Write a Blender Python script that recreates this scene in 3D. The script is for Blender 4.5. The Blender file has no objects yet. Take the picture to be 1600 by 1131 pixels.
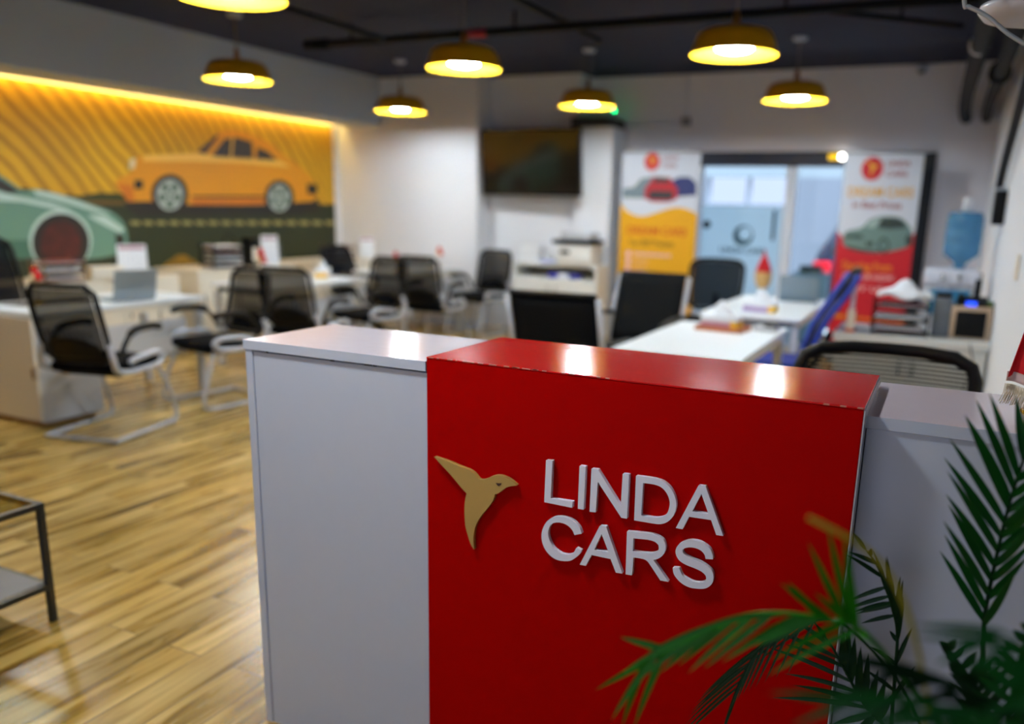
import bpy, bmesh, math, random
from mathutils import Vector, Matrix
random.seed(7)
PI = math.pi
sc = bpy.context.scene
COL = sc.collection

# ------------------------------------------------------------------ camera model
FPX, PPX, PPY = 1299.0, 853.0, 631.0
PITCH, ROLL, YAW = math.radians(13.33), math.radians(-1.53), math.radians(25.06)
CAMZ = 1.5
_fw = Vector((0, math.cos(PITCH), -math.sin(PITCH))); _rt = Vector((1, 0, 0)); _dn = _fw.cross(_rt)
_r2 = _rt * math.cos(ROLL) + _dn * math.sin(ROLL); _d2 = -_rt * math.sin(ROLL) + _dn * math.cos(ROLL)
_Rz = Matrix.Rotation(YAW, 3, 'Z')
RT, DN, FW = _Rz @ _r2, _Rz @ _d2, _Rz @ _fw
def ray(px, py):
    return RT * ((px - PPX) / FPX) + DN * ((py - PPY) / FPX) + FW
def at_x(px, py, X):
    d = ray(px, py); return Vector((0, 0, CAMZ)) + d * (X / d.x)
def at_y(px, py, Y):
    d = ray(px, py); return Vector((0, 0, CAMZ)) + d * (Y / d.y)
def at_z(px, py, Z):
    d = ray(px, py); return Vector((0, 0, CAMZ)) + d * ((Z - CAMZ) / d.z)

cam_d = bpy.data.cameras.new('camera'); cam = bpy.data.objects.new('camera', cam_d); COL.objects.link(cam)
cam.matrix_world = Matrix.Translation((0, 0, CAMZ)) @ Matrix((RT, -DN, -FW)).transposed().to_4x4()
cam_d.sensor_width = 36; cam_d.lens = FPX / 1600 * 36
cam_d.shift_x = (800 - PPX) / 1600; cam_d.shift_y = (PPY - 565.5) / 1600
cam_d.clip_start = 0.05
cam_d.dof.use_dof = True; cam_d.dof.focus_distance = 1.75; cam_d.dof.aperture_fstop = 1.35
sc.camera = cam
sc.view_settings.view_transform = 'Standard'; sc.view_settings.look = 'None'
sc.view_settings.gamma = 1; sc.view_settings.exposure = 0.0
sc.view_settings.use_curve_mapping = False

# ------------------------------------------------------------------ materials
def lin(c):
    return tuple(((v / 255) / 12.92 if v / 255 <= .04045 else ((v / 255 + .055) / 1.055) ** 2.4) for v in c) + (1,)
_M = {}
def mat(name, rgb, rough=.5, metal=0, coat=0, spec=.5, noise=0, nscale=30, bump=0, trans=0, sub=None):
    if name in _M: return _M[name]
    m = bpy.data.materials.new(name); m.use_nodes = True; nt = m.node_tree; b = nt.nodes['Principled BSDF']
    b.inputs['Base Color'].default_value = lin(rgb); b.inputs['Roughness'].default_value = rough
    b.inputs['Metallic'].default_value = metal; b.inputs['Coat Weight'].default_value = coat
    b.inputs['Specular IOR Level'].default_value = spec; b.inputs['Transmission Weight'].default_value = trans
    tc = nt.nodes.new('ShaderNodeTexCoord'); n = nt.nodes.new('ShaderNodeTexNoise'); n.inputs['Scale'].default_value = nscale
    nt.links.new(tc.outputs['Object'], n.inputs['Vector'])
    amt = noise if noise else .03
    mx = nt.nodes.new('ShaderNodeMixRGB'); mx.blend_type = 'MULTIPLY'; mx.inputs['Color1'].default_value = lin(rgb)
    rp = nt.nodes.new('ShaderNodeValToRGB'); rp.color_ramp.elements[0].color = (1 - amt,) * 3 + (1,); rp.color_ramp.elements[1].color = (1, 1, 1, 1)
    nt.links.new(n.outputs['Fac'], rp.inputs['Fac']); nt.links.new(rp.outputs['Color'], mx.inputs['Color2']); mx.inputs['Fac'].default_value = 1
    nt.links.new(mx.outputs['Color'], b.inputs['Base Color'])
    if bump:
        bp = nt.nodes.new('ShaderNodeBump'); bp.inputs['Strength'].default_value = bump; bp.inputs['Distance'].default_value = .01
        nt.links.new(n.outputs['Fac'], bp.inputs['Height']); nt.links.new(bp.outputs['Normal'], b.inputs['Normal'])
    _M[name] = m; return m
def emit(name, rgb, strength):
    if name in _M: return _M[name]
    m = bpy.data.materials.new(name); m.use_nodes = True; nt = m.node_tree; nt.nodes.remove(nt.nodes['Principled BSDF'])
    e = nt.nodes.new('ShaderNodeEmission'); e.inputs['Color'].default_value = tuple(rgb) + (1,); e.inputs['Strength'].default_value = strength
    nt.links.new(e.outputs[0], nt.nodes['Material Output'].inputs[0]); _M[name] = m; return m
def mesh_fabric(name, rgb, opacity=.7, stripe=0):
    if name in _M: return _M[name]
    m = bpy.data.materials.new(name); m.use_nodes = True; nt = m.node_tree; b = nt.nodes['Principled BSDF']
    b.inputs['Base Color'].default_value = lin(rgb); b.inputs['Roughness'].default_value = .7; b.inputs['Specular IOR Level'].default_value = .08
    t = nt.nodes.new('ShaderNodeBsdfTransparent'); mx = nt.nodes.new('ShaderNodeMixShader')
    nt.links.new(t.outputs[0], mx.inputs[1]); nt.links.new(b.outputs[0], mx.inputs[2]); nt.links.new(mx.outputs[0], nt.nodes['Material Output'].inputs[0])
    if stripe:
        tc = nt.nodes.new('ShaderNodeTexCoord'); sp = nt.nodes.new('ShaderNodeSeparateXYZ'); nt.links.new(tc.outputs['Object'], sp.inputs[0])
        mu = nt.nodes.new('ShaderNodeMath'); mu.operation = 'MULTIPLY'; mu.inputs[1].default_value = 1 / stripe; nt.links.new(sp.outputs['Z'], mu.inputs[0])
        fr = nt.nodes.new('ShaderNodeMath'); fr.operation = 'FRACT'; nt.links.new(mu.outputs[0], fr.inputs[0])
        gt = nt.nodes.new('ShaderNodeMath'); gt.operation = 'GREATER_THAN'; gt.inputs[1].default_value = .5; nt.links.new(fr.outputs[0], gt.inputs[0])
        mr = nt.nodes.new('ShaderNodeMapRange'); mr.inputs['To Min'].default_value = .35; mr.inputs['To Max'].default_value = 1
        nt.links.new(gt.outputs[0], mr.inputs['Value']); nt.links.new(mr.outputs[0], mx.inputs['Fac'])
    else: mx.inputs['Fac'].default_value = opacity
    _M[name] = m; return m

WHITE = mat('white_laminate', (190, 197, 215), .42)
WHITE_GLOSS = mat('white_gloss_laminate', (222, 220, 222), .16, spec=.6)
WALLM = mat('white_paint', (228, 228, 232), .8)
DESKW = mat('white_desk_top', (236, 238, 238), .3)
CREAM = mat('cream_laminate', (232, 222, 204), .5)
BLACKP = mat('black_plastic', (6, 6, 10), .5, spec=.2)
BLACKF = mat('black_fabric', (5, 6, 11), .9, spec=.1, bump=.1, nscale=200)
BLACKL = mat('black_leatherette', (7, 12, 20), .7, spec=.1)
SILVER = mat('silver_paint', (178, 182, 192), .35, metal=.25)
CHROME = mat('chrome', (205, 208, 212), .15, metal=1)
GREYMET = mat('grey_metal', (120, 124, 130), .4, metal=.5)
PAPER = mat('white_paper', (236, 238, 242), .8)
REDF = mat('red_fabric', (200, 4, 22), .8)
MESHB = mesh_fabric('black_net', (8, 8, 10), .9)
BLUEM = mesh_fabric('blue_net', (24, 70, 210), .95)

# ------------------------------------------------------------------ mesh helper
class MB:
    def __init__(s): s.v = []; s.f = []; s.m = []; s.mats = []; s.sm = []
    def mi(s, m):
        if m not in s.mats: s.mats.append(m)
        return s.mats.index(m)
    def add(s, vs, fs, m, smooth=False):
        o = len(s.v); s.v += [tuple(v) for v in vs]; i = s.mi(m)
        for f in fs: s.f.append(tuple(k + o for k in f)); s.m.append(i); s.sm.append(smooth)
    def box(s, lo, hi, m, M=None):
        x0, y0, z0 = lo; x1, y1, z1 = hi
        vs = [Vector(p) for p in ((x0,y0,z0),(x1,y0,z0),(x1,y1,z0),(x0,y1,z0),(x0,y0,z1),(x1,y0,z1),(x1,y1,z1),(x0,y1,z1))]
        if M is not None: vs = [M @ v for v in vs]
        s.add(vs, [(0,3,2,1),(4,5,6,7),(0,1,5,4),(1,2,6,5),(2,3,7,6),(3,0,4,7)], m); return s
    def rbox(s, lo, hi, m, r=.01, seg=3, M=None):
        bm = bmesh.new(); bmesh.ops.create_cube(bm, size=1)
        for v in bm.verts: v.co = Vector([lo[i] + (v.co[i] + .5) * (hi[i] - lo[i]) for i in range(3)])
        bmesh.ops.bevel(bm, geom=bm.edges[:], offset=r, segments=seg, affect='EDGES', profile=.5)
        if M is not None: bm.transform(M)
        bm.verts.index_update(); s.add([v.co.copy() for v in bm.verts], [[v.index for v in f.verts] for f in bm.faces], m, True); bm.free(); return s
    def tube(s, pts, r, m, n=10, closed=False, cap=True):
        pts = [Vector(p) for p in pts]; N = len(pts); vs = []; fs = []; prev = None
        rr = r if isinstance(r, (list, tuple)) else [r] * N
        for i, p in enumerate(pts):
            if closed: t = pts[(i+1) % N] - pts[i-1]
            else: t = pts[min(i+1, N-1)] - pts[max(i-1, 0)]
            t.normalize()
            if prev is None:
                a = Vector((0,0,1)) if abs(t.z) < .9 else Vector((1,0,0)); u = t.cross(a).normalized()
            else: u = (prev - t * prev.dot(t)).normalized()
            prev = u; w = t.cross(u)
            for k in range(n):
                an = 2*PI*k/n; vs.append(p + (u*math.cos(an) + w*math.sin(an)) * rr[i])
        for i in range(N if closed else N-1):
            for k in range(n):
                a = i*n+k; b = i*n+(k+1)%n; c = ((i+1)%N)*n+(k+1)%n; d = ((i+1)%N)*n+k; fs.append((a,b,c,d))
        if not closed and cap: fs += [tuple(range(n))[::-1], tuple(range((N-1)*n, N*n))]
        s.add(vs, fs, m, True); return s
    def lathe(s, prof, c, m, n=32, close=False):
        vs = []; fs = []; c = Vector(c)
        for r, z in prof:
            for k in range(n):
                a = 2*PI*k/n; vs.append(c + Vector((r*math.cos(a), r*math.sin(a), z)))
        for i in range(len(prof)-1):
            for k in range(n): fs.append((i*n+k, i*n+(k+1)%n, (i+1)*n+(k+1)%n, (i+1)*n+k))
        s.add(vs, fs, m, True); return s
    def poly(s, loops, m, ext=None, smooth=False):
        """filled flat outline(s), first the outside then its holes; ext: a vector to give it thickness"""
        bm = bmesh.new(); rings = []
        for lp in loops:
            vs = [bm.verts.new(p) for p in lp]; rings.append(vs)
            for i in range(len(vs)): bm.edges.new((vs[i-1], vs[i]))
        bmesh.ops.triangle_fill(bm, use_beauty=True, use_dissolve=False, edges=bm.edges[:])
        bm.verts.index_update()
        V = [v.co.copy() for v in bm.verts]; F = [[v.index for v in f.verts] for f in bm.faces]
        idx = [[v.index for v in r] for r in rings]; bm.free()
        if ext is None: s.add(V, F, m, smooth); return s
        e = Vector(ext); n = len(V)
        s.add(V + [v - e for v in V], F + [[k + n for k in f][::-1] for f in F], m)
        for r in idx: s.add([V[k] for k in r] + [V[k] - e for k in r], [(i-1 if i else len(r)-1, i, i+len(r), (i-1 if i else len(r)-1)+len(r)) for i in range(len(r))], m)
        return s
    def grid(s, fn, nu, nv, m, thick=0):
        vs = [Vector(fn(i/nu, j/nv)) for j in range(nv+1) for i in range(nu+1)]
        fs = [(j*(nu+1)+i, j*(nu+1)+i+1, (j+1)*(nu+1)+i+1, (j+1)*(nu+1)+i) for j in range(nv) for i in range(nu)]
        if thick:
            n = len(vs); nr = []
            for j in range(nv+1):
                for i in range(nu+1):
                    a = vs[j*(nu+1)+min(i+1,nu)] - vs[j*(nu+1)+max(i-1,0)]; b = vs[min(j+1,nv)*(nu+1)+i] - vs[max(j-1,0)*(nu+1)+i]
                    nr.append(a.cross(b).normalized() * thick)
            vs2 = [v - d for v, d in zip(vs, nr)]; fs2 = [tuple(k+n for k in f)[::-1] for f in fs]
            edge = [i for i in range(nu+1)] + [j*(nu+1)+nu for j in range(1,nv+1)] + [nv*(nu+1)+i for i in range(nu-1,-1,-1)] + [j*(nu+1) for j in range(nv-1,0,-1)]
            side = [(edge[k-1], edge[k-1]+n, edge[k]+n, edge[k]) for k in range(len(edge))]
            s.add(vs+vs2, fs+fs2+side, m, True)
        else: s.add(vs, fs, m, True)
        return s
    def build(s, name, parent=None, loc=None, bevel=0, **props):
        me = bpy.data.meshes.new(name); me.from_pydata(s.v, [], s.f)
        for m in s.mats: me.materials.append(m)
        me.polygons.foreach_set('material_index', s.m); me.polygons.foreach_set('use_smooth', s.sm); me.update()
        bm = bmesh.new(); bm.from_mesh(me); bmesh.ops.recalc_face_normals(bm, faces=bm.faces[:]); bm.to_mesh(me); bm.free()
        o = bpy.data.objects.new(name, me); COL.objects.link(o)
        if parent is not None: o.parent = parent
        if loc is not None: o.location = loc
        if bevel:
            b = o.modifiers.new('edge', 'BEVEL'); b.width = bevel; b.segments = 2; b.limit_method = 'ANGLE'
        for k, v in props.items(): o[k] = v
        return o
def thing(name, label, cat, loc=(0,0,0), rz=0, group=None):
    o = bpy.data.objects.new(name, None); COL.objects.link(o); o.empty_display_size = .1
    o.location = loc; o.rotation_euler = (0, 0, rz); o['label'] = label; o['category'] = cat
    if group: o['group'] = group
    return o
def tag(o, label, cat, group=None):
    o['label'] = label; o['category'] = cat
    if group: o['group'] = group
    return o
def kids(o): return [c for c in COL.objects if c.parent == o]
def dup(o, loc, rz, label, group=None):
    def cp(x, par):
        c = x.copy(); COL.objects.link(c); c.parent = par
        for ch in kids(x): cp(ch, c)
        return c
    r = cp(o, None); r.location = loc; r.rotation_euler = (0, 0, rz); r['label'] = label
    if group: r['group'] = group
    return r
def struct(mb, name, **k): return mb.build(name, kind='structure', **k)
def smooth_loop(pts, steps=4, corner=42):
    n = len(pts); out = []
    P = [Vector(p) for p in pts]
    def turn(i):
        a = P[i] - P[i-1]; b = P[(i+1) % n] - P[i]; return math.degrees(a.angle(b, 0))
    cr = [turn(i) > corner for i in range(n)]
    for i in range(n):
        p1, p2 = P[i], P[(i+1) % n]
        t1 = Vector([0]*len(p1)) if cr[i] else (p2 - P[i-1]) * .5
        t2 = Vector([0]*len(p1)) if cr[(i+1) % n] else (P[(i+2) % n] - p1) * .5
        if cr[i]: t1 = (p2 - p1) * .9 if cr[(i+1) % n] else (p2-p1)
        if cr[(i+1) % n]: t2 = (p2 - p1)
        L = (p2-p1).length
        if t1.length > 1.2*L: t1 = t1.normalized()*L
        if t2.length > 1.2*L: t2 = t2.normalized()*L
        k = 1 if (cr[i] and cr[(i+1) % n]) else steps
        for j in range(k):
            t = j/k; out.append(p1*(2*t**3-3*t**2+1) + t1*(t**3-2*t**2+t) + p2*(-2*t**3+3*t**2) + t2*(t**3-t**2))
    return out
def spline(pts, n=8):
    P = [Vector(p) for p in pts]; out = []
    for i in range(len(P)-1):
        p0 = P[max(i-1,0)]; p1 = P[i]; p2 = P[i+1]; p3 = P[min(i+2,len(P)-1)]
        for j in range(n):
            t = j/n; out.append(.5*((2*p1)+(p2-p0)*t+(2*p0-5*p1+4*p2-p3)*t*t+(3*p1-p0-3*p2+p3)*t**3))
    out.append(P[-1]); return out
def text_mesh(body, size, m, depth, place, width=None):
    """place(x, z) -> world point; returns verts/faces of the words laid on a plane"""
    cu = bpy.data.curves.new('words', 'FONT'); cu.body = body; cu.size = size; cu.align_x = 'LEFT'; cu.offset = size * .022
    o = bpy.data.objects.new('words', cu); COL.objects.link(o)
    dg = bpy.context.evaluated_depsgraph_get(); me = bpy.data.meshes.new_from_object(o.evaluated_get(dg))
    vs = [v.co.copy() for v in me.vertices]; fs = [tuple(p.vertices) for p in me.polygons]
    bpy.data.objects.remove(o); bpy.data.curves.remove(cu); bpy.data.meshes.remove(me)
    w = max(v.x for v in vs) if vs else 1
    k = (width / w) if width else 1
    return [place(v.x*k, v.y) for v in vs], fs

# ------------------------------------------------------------------ room
HC = 3.0; XS = -6.6; XM = -7.27; YW = 9.0; YF = 9.7; XR = .32
def floor_mat():
    m = bpy.data.materials.new('wood_plank_tile'); m.use_nodes = True; nt = m.node_tree; b = nt.nodes['Principled BSDF']; L = nt.links.new
    tc = nt.nodes.new('ShaderNodeTexCoord'); mp = nt.nodes.new('ShaderNodeMapping'); mp.inputs['Rotation'].default_value = (0, 0, PI/2)
    L(tc.outputs['Object'], mp.inputs['Vector'])
    br = nt.nodes.new('ShaderNodeTexBrick'); br.offset = .37; br.inputs['Scale'].default_value = 1
    br.inputs['Brick Width'].default_value = .9; br.inputs['Row Height'].default_value = .15; br.inputs['Mortar Size'].default_value = .0022; br.inputs['Mortar Smooth'].default_value = .1
    br.inputs['Color1'].default_value = (0, 0, 0, 1); br.inputs['Color2'].default_value = (1, 1, 1, 1); br.inputs['Mortar'].default_value = (.5, .5, .5, 1); br.inputs['Bias'].default_value = 0
    L(mp.outputs[0], br.inputs['Vector'])
    st = nt.nodes.new('ShaderNodeMapping'); st.inputs['Scale'].default_value = (9, .75, 1); L(tc.outputs['Object'], st.inputs['Vector'])
    sh = nt.nodes.new('ShaderNodeVectorMath'); sh.operation = 'ADD'; sc2 = nt.nodes.new('ShaderNodeVectorMath'); sc2.operation = 'SCALE'; sc2.inputs['Scale'].default_value = 7
    L(br.outputs['Color'], sc2.inputs[0]); L(st.outputs[0], sh.inputs[0]); L(sc2.outputs[0], sh.inputs[1])
    n1 = nt.nodes.new('ShaderNodeTexNoise'); n1.inputs['Scale'].default_value = 1.6; n1.inputs['Detail'].default_value = 7; n1.inputs['Distortion'].default_value = .6; L(sh.outputs[0], n1.inputs['Vector'])
    rp = nt.nodes.new('ShaderNodeValToRGB'); e = rp.color_ramp.elements
    e[0].position = .33; e[0].color = lin((98, 70, 24)); e[1].position = .68; e[1].color = lin((222, 188, 118))
    x = rp.color_ramp.elements.new(.5); x.color = lin((176, 142, 66)); L(n1.outputs['Fac'], rp.inputs['Fac'])
    tn = nt.nodes.new('ShaderNodeMixRGB'); tn.blend_type = 'MULTIPLY'; tn.inputs['Fac'].default_value = 1
    r2 = nt.nodes.new('ShaderNodeValToRGB'); r2.color_ramp.elements[0].color = (.72, .72, .72, 1); r2.color_ramp.elements[1].color = (1.05, 1.02, .98, 1); L(br.outputs['Color'], r2.inputs['Fac'])
    L(rp.outputs[0], tn.inputs['Color1']); L(r2.outputs[0], tn.inputs['Color2'])
    gr = nt.nodes.new('ShaderNodeMixRGB'); gr.inputs['Color2'].default_value = lin((100, 78, 44)); L(br.outputs['Fac'], gr.inputs['Fac']); L(tn.outputs[0], gr.inputs['Color1'])
    L(gr.outputs[0], b.inputs['Base Color'])
    rr = nt.nodes.new('ShaderNodeMapRange'); rr.inputs['To Min'].default_value = .2; rr.inputs['To Max'].default_value = .36; L(n1.outputs['Fac'], rr.inputs['Value']); L(rr.outputs[0], b.inputs['Roughness'])
    bp = nt.nodes.new('ShaderNodeBump'); bp.inputs['Strength'].default_value = .35; bp.inputs['Distance'].default_value = .002; bp.invert = True; L(br.outputs['Fac'], bp.inputs['Height']); L(bp.outputs[0], b.inputs['Normal'])
    return m
mb = MB(); mb.box((-7.6, -2.4, -.1), (2.6, YF + .1, 0), floor_mat()); struct(mb, 'floor')
CEILM = mat('dark_navy_ceiling', (7, 15, 52), .85, noise=.25, nscale=2)
mb = MB(); mb.box((-7.6, -2.4, HC), (2.6, YF + .1, HC + .1), CEILM); struct(mb, 'ceiling')
mb = MB(); mb.box((XM - .12, -2.4, 0), (XM, YW, HC), WALLM); struct(mb, 'wall_left')
# soffit box above the mural with a lit slot along the wall
SOFF = mat('cool_grey_soffit_paint', (186, 196, 210), .8)
mb = MB(); mb.box((XM + .1, -2.4, 2.44), (XS, YW, HC), SOFF); mb.box((XM, -2.4, 2.52), (XM + .1, YW, HC), SOFF); struct(mb, 'trim_1')
mb = MB(); mb.box((XM - .12, YW, 0), (-5.2, YW + .12, HC), WALLM); mb.box((-5.32, YW + .12, 0), (-5.2, 9.3, HC), WALLM); struct(mb, 'wall_far_left')
mb = MB(); mb.box((-5.32, 9.3, 0), (-4.02, 9.42, HC), WALLM); mb.box((-4.12, 9.42, 0), (-4.02, YF, HC), WALLM); struct(mb, 'wall_behind_screen')
GREYW = mat('grey_paint', (228, 226, 234), .8)
mb = MB()   # far wall with the storefront opening
OX0, OX1, OZ = -2.68, -.36, 2.16
mb.box((-4.12, YF, 0), (OX0, YF + .12, HC), GREYW); mb.box((OX1, YF, 0), (XR + .1, YF + .12, HC), GREYW); mb.box((OX0, YF, OZ), (OX1, YF + .12, HC), GREYW); struct(mb, 'wall_far')
mb = MB(); mb.box((XR, 2.75, 0), (XR + .12, YF, HC), WALLM); mb.box((XR + .12, 2.75, 0), (2.6, 2.87, HC), WALLM); mb.box((2.48, -2.4, 0), (2.6, 2.75, HC), WALLM); struct(mb, 'wall_right')
mb = MB()   # shop front wall behind the photographer, with a wide window opening
mb.box((XM, -2.4, 0), (-3.0, -2.28, HC), WALLM); mb.box((.4, -2.4, 0), (2.5, -2.28, HC), WALLM)
mb.box((-3.0, -2.4, 2.6), (.4, -2.28, HC), WALLM); struct(mb, 'wall_near')
mb = MB(); mb.box((-7.0, YW - .012, 0), (-5.2, YW, .09), WHITE); struct(mb, 'baseboard_far_left')
mb = MB(); mb.box((XR - .012, 2.9, 0), (XR, YF, .09), WHITE); struct(mb, 'baseboard_right')
# white boxed pilaster between the screen and the banner
mb = MB(); mb.box((-4.0, 9.2, 0), (-3.56, YF, 2.40), WALLM, None); struct(mb, 'trim_2', bevel=.006)
mb = MB(); mb.box((-4.06, 9.16, 2.402), (-3.6, YF, 2.50), mat('dark_grey_paint', (50, 50, 54), .7)); struct(mb, 'trim_3', bevel=.004)
# black door jamb right of the opening
DARKF = mat('black_door_frame', (22, 26, 34), .5)
mb = MB(); mb.box((OX1, YF - .05, 0), (-.2, YF - .0005, 2.14), DARKF); struct(mb, 'trim_4', bevel=.003)

# glazed storefront : frame, frosted sliding leaf, clear fixed pane
FRM = mat('white_alu_frame', (222, 226, 236), .4)
mb = MB()
mb.box((OX0, YF + .01, 2.0), (OX1, YF + .11, OZ), mat('navy_header', (26, 34, 58), .5))
mb.box((OX0, YF + .02, 0), (OX0 + .05, YF + .1, 1.999), FRM)
mb.box((-1.69, YF + .02, 0), (-1.58, YF + .1, 1.999), FRM)
mb.box((OX1 - .05, YF + .02, 0), (OX1, YF + .1, 1.999), FRM)
win = struct(mb, 'window_1', bevel=.004)
def glass_mat(name, rgb, rough=0, fac=.88):
    m = bpy.data.materials.new(name); m.use_nodes = True; nt = m.node_tree; nt.nodes.remove(nt.nodes['Principled BSDF'])
    g = nt.nodes.new('ShaderNodeBsdfGlossy'); g.inputs['Roughness'].default_value = .03
    t = nt.nodes.new('ShaderNodeBsdfTransparent'); t.inputs['Color'].default_value = lin(rgb)
    lw = nt.nodes.new('ShaderNodeLayerWeight'); pw = nt.nodes.new('ShaderNodeMath'); pw.operation = 'POWER'; pw.inputs[1].default_value = 5; nt.links.new(lw.outputs['Facing'], pw.inputs[0])
    ma = nt.nodes.new('ShaderNodeMath'); ma.operation = 'MULTIPLY_ADD'; ma.inputs[1].default_value = .9; ma.inputs[2].default_value = .03; nt.links.new(pw.outputs[0], ma.inputs[0])
    mx = nt.nodes.new('ShaderNodeMixShader'); nt.links.new(ma.outputs[0], mx.inputs['Fac']); nt.links.new(t.outputs[0], mx.inputs[1]); nt.links.new(g.outputs[0], mx.inputs[2])
    nt.links.new(mx.outputs[0], nt.nodes['Material Output'].inputs[0]); return m
GLASS = glass_mat('clear_glass', (246, 252, 254))
def frost_mat():
    m = bpy.data.materials.new('frosted_film'); m.use_nodes = True; nt = m.node_tree; nt.nodes.remove(nt.nodes['Principled BSDF'])
    a = nt.nodes.new('ShaderNodeBsdfTranslucent'); a.inputs['Color'].default_value = lin((235, 248, 252)); d = nt.nodes.new('ShaderNodeBsdfDiffuse'); d.inputs['Color'].default_value = lin((225, 235, 242))
    mx = nt.nodes.new('ShaderNodeMixShader'); mx.inputs['Fac'].default_value = .2; nt.links.new(a.outputs[0], mx.inputs[1]); nt.links.new(d.outputs[0], mx.inputs[2])
    t = nt.nodes.new('ShaderNodeBsdfTransparent'); t.inputs['Color'].default_value = lin((235, 248, 252)); m2 = nt.nodes.new('ShaderNodeMixShader'); m2.inputs['Fac'].default_value = .14
    nt.links.new(mx.outputs[0], m2.inputs[1]); nt.links.new(t.outputs[0], m2.inputs[2]); nt.links.new(m2.outputs[0], nt.nodes['Material Output'].inputs[0]); return m
mb = MB(); mb.box((-2.62, YF + .055, .03), (-1.70, YF + .065, 1.995), GLASS); dr = struct(mb, 'door_1')
mb = MB(); mb.box((-2.62, YF + .046, .2), (-1.70, YF + .0535, 1.56), frost_mat()); mb.build('frosted_film', dr)
mb = MB(); mb.tube([(-1.78, YF + .0, 1.2), (-1.78, YF + .0, 1.53)], .016, BLACKP); mb.tube([(-1.78, YF + .0, 1.25), (-1.78, YF + .054, 1.25)], .008, BLACKP); mb.tube([(-1.78, YF, 1.48), (-1.78, YF + .054, 1.48)], .008, BLACKP); mb.build('handle', dr)
mb = MB(); mb.lathe([(0, 0), (.045, 0), (.045, .03), (0, .03)], (0,0,0), BLACKP, 20); lk = mb.build('lock', dr); lk.matrix_local = Matrix.Translation((-2.55, YF + .046, 1.35)) @ Matrix.Rotation(PI/2, 4, 'X')
# round emblem and lettering stuck on the frosted film
INK = mat('dark_teal_ink', (24, 70, 90), .7)
mb = MB(); c = (-2.12, 1.24)
ring = [(c[0] + .115*math.cos(a), YF + .044, c[1] + .115*math.sin(a)) for a in [2*PI*k/28 for k in range(28)]]
hole = [(c[0] + .02 + .075*math.cos(a), YF + .044, c[1] + .02 + .075*math.sin(a)) for a in [2*PI*k/24 for k in range(24)]]
mb.poly([ring, hole], INK)
v, f = text_mesh('LINDA CARS', .09, INK, 0, lambda x, z: (-2.38 + x, YF + .044, 1.04 + z), width=.52); mb.add(v, f, INK); mb.build('door_emblem', dr)
mb = MB(); mb.box((-1.575, YF + .055, .03), (OX1 - .055, YF + .065, 1.995), GLASS); struct(mb, 'window_2')

# ------------------------------------------------------------------ outside the glass door
CONC = mat('grey_concrete', (116, 122, 136), .8)
mb = MB(); mb.box((-8, YF + .12, -.14), (5, 19, -.02), mat('pale_pavement', (176, 182, 190), .7)); struct(mb, 'floor_outside')
mb = MB()  # covered arcade wall opposite, with a long strip of window openings
Yo = 13.2
mb.box((-7, Yo, 0), (4, Yo + .15, 1.62), CONC); mb.box((-7, Yo, 2.02), (4, Yo + .15, 3.2), mat('pale_outside_paint', (140, 150, 160), .8))
for x0, x1 in ((-7, -3.46), (-2.88, -2.83), (-2.22, 4)): mb.box((x0, Yo, 1.62), (x1, Yo + .15, 2.02), CONC)
struct(mb, 'wall_outside')
mb = MB(); mb.box((-7, YF + .13, 2.22), (4, YF + .8, 2.5), mat('navy_fascia', (24, 32, 56), .6)); struct(mb, 'trim_outside')
dl = thing('header_glint', 'small added yellow and white glow for a pendant reflection on the dark header of the glass front', 'light', (-1.17, YF - .02, 2.10))  # glowing blocks added in place of a pendant's reflection in the glossy header
mb = MB(); mb.rbox((-.09, -.03, -.028), (.02, .029, .028), emit('amber_glint', (1, .6, .02), 1.6), .012); mb.build('amber_glint', dl)
mb = MB(); mb.rbox((.0205, -.032, -.03), (.075, .029, .03), emit('white_glint', (1, 1, .92), 9), .012); mb.build('white_glint', dl)
# a parked dark hatchback seen through the glass
car = thing('parked_car', 'dark car with red tail lamp parked outside behind the glass front', 'car', (-.72, 11.8, -.02), math.radians(-8))
CARP = mat('dark_blue_car_paint', (18, 26, 48), .15, coat=1)
prof = [(-.1, .3), (-.12, .62), (-.02, .98), (.35, 1.44), (.9, 1.55), (2.0, 1.5), (2.75, 1.06), (3.75, .92), (3.95, .6), (3.9, .3)]
def car_side(t, j):
    pass
mb = MB(); sec = []
for w, k in ((-.86, .86), (-.8, 1), (.8, 1), (.86, .86)):
    sec.append([( w * (1 if z < 1.0 else .84), y, .3 + (z - .3) * (k if z > 1.0 else 1)) for y, z in prof])
for a in range(3):
    n = len(prof); mb.add(sec[a] + sec[a+1], [(i, i+1, i+1+n, i+n) for i in range(n-1)], CARP, True)
for s2 in (0, 3): mb.poly([sec[s2]], CARP)
mb.build('body', car)
mb = MB(); mb.poly([[(-.70, .0, 1.02), (.70, .0, 1.02), (.62, .30, 1.37), (-.62, .30, 1.37)]], mat('dark_glass', (12, 16, 22), .08, spec=.8), ext=(0, .012, -.01)); mb.build('rear_window', car)
for s2 in (-1, 1):
    mb = MB(); mb.rbox((s2*.75 - .13, -.15, .72), (s2*.75 + .1, .04, .9), mat('red_lamp_glass', (190, 10, 30), .2), .03); mb.build('tail_lamp', car)
    for y in (.75, 3.1):
        mb = MB(); mb.lathe([(0, -.1), (.2, -.1), (.31, -.1), (.33, -.06), (.33, .06), (.31, .1), (0, .1)], (0,0,0), mat('tyre_rubber', (20, 20, 22), .8), 24); w = mb.build('wheel', car)
        w.matrix_local = Matrix.Translation((s2*.76, y, .33)) @ Matrix.Rotation(PI/2, 4, 'Y')
mb = MB(); mb.rbox((-.84, -.2, .3), (.84, .02, .58), CARP, .05); mb.build('bumper', car)
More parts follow.
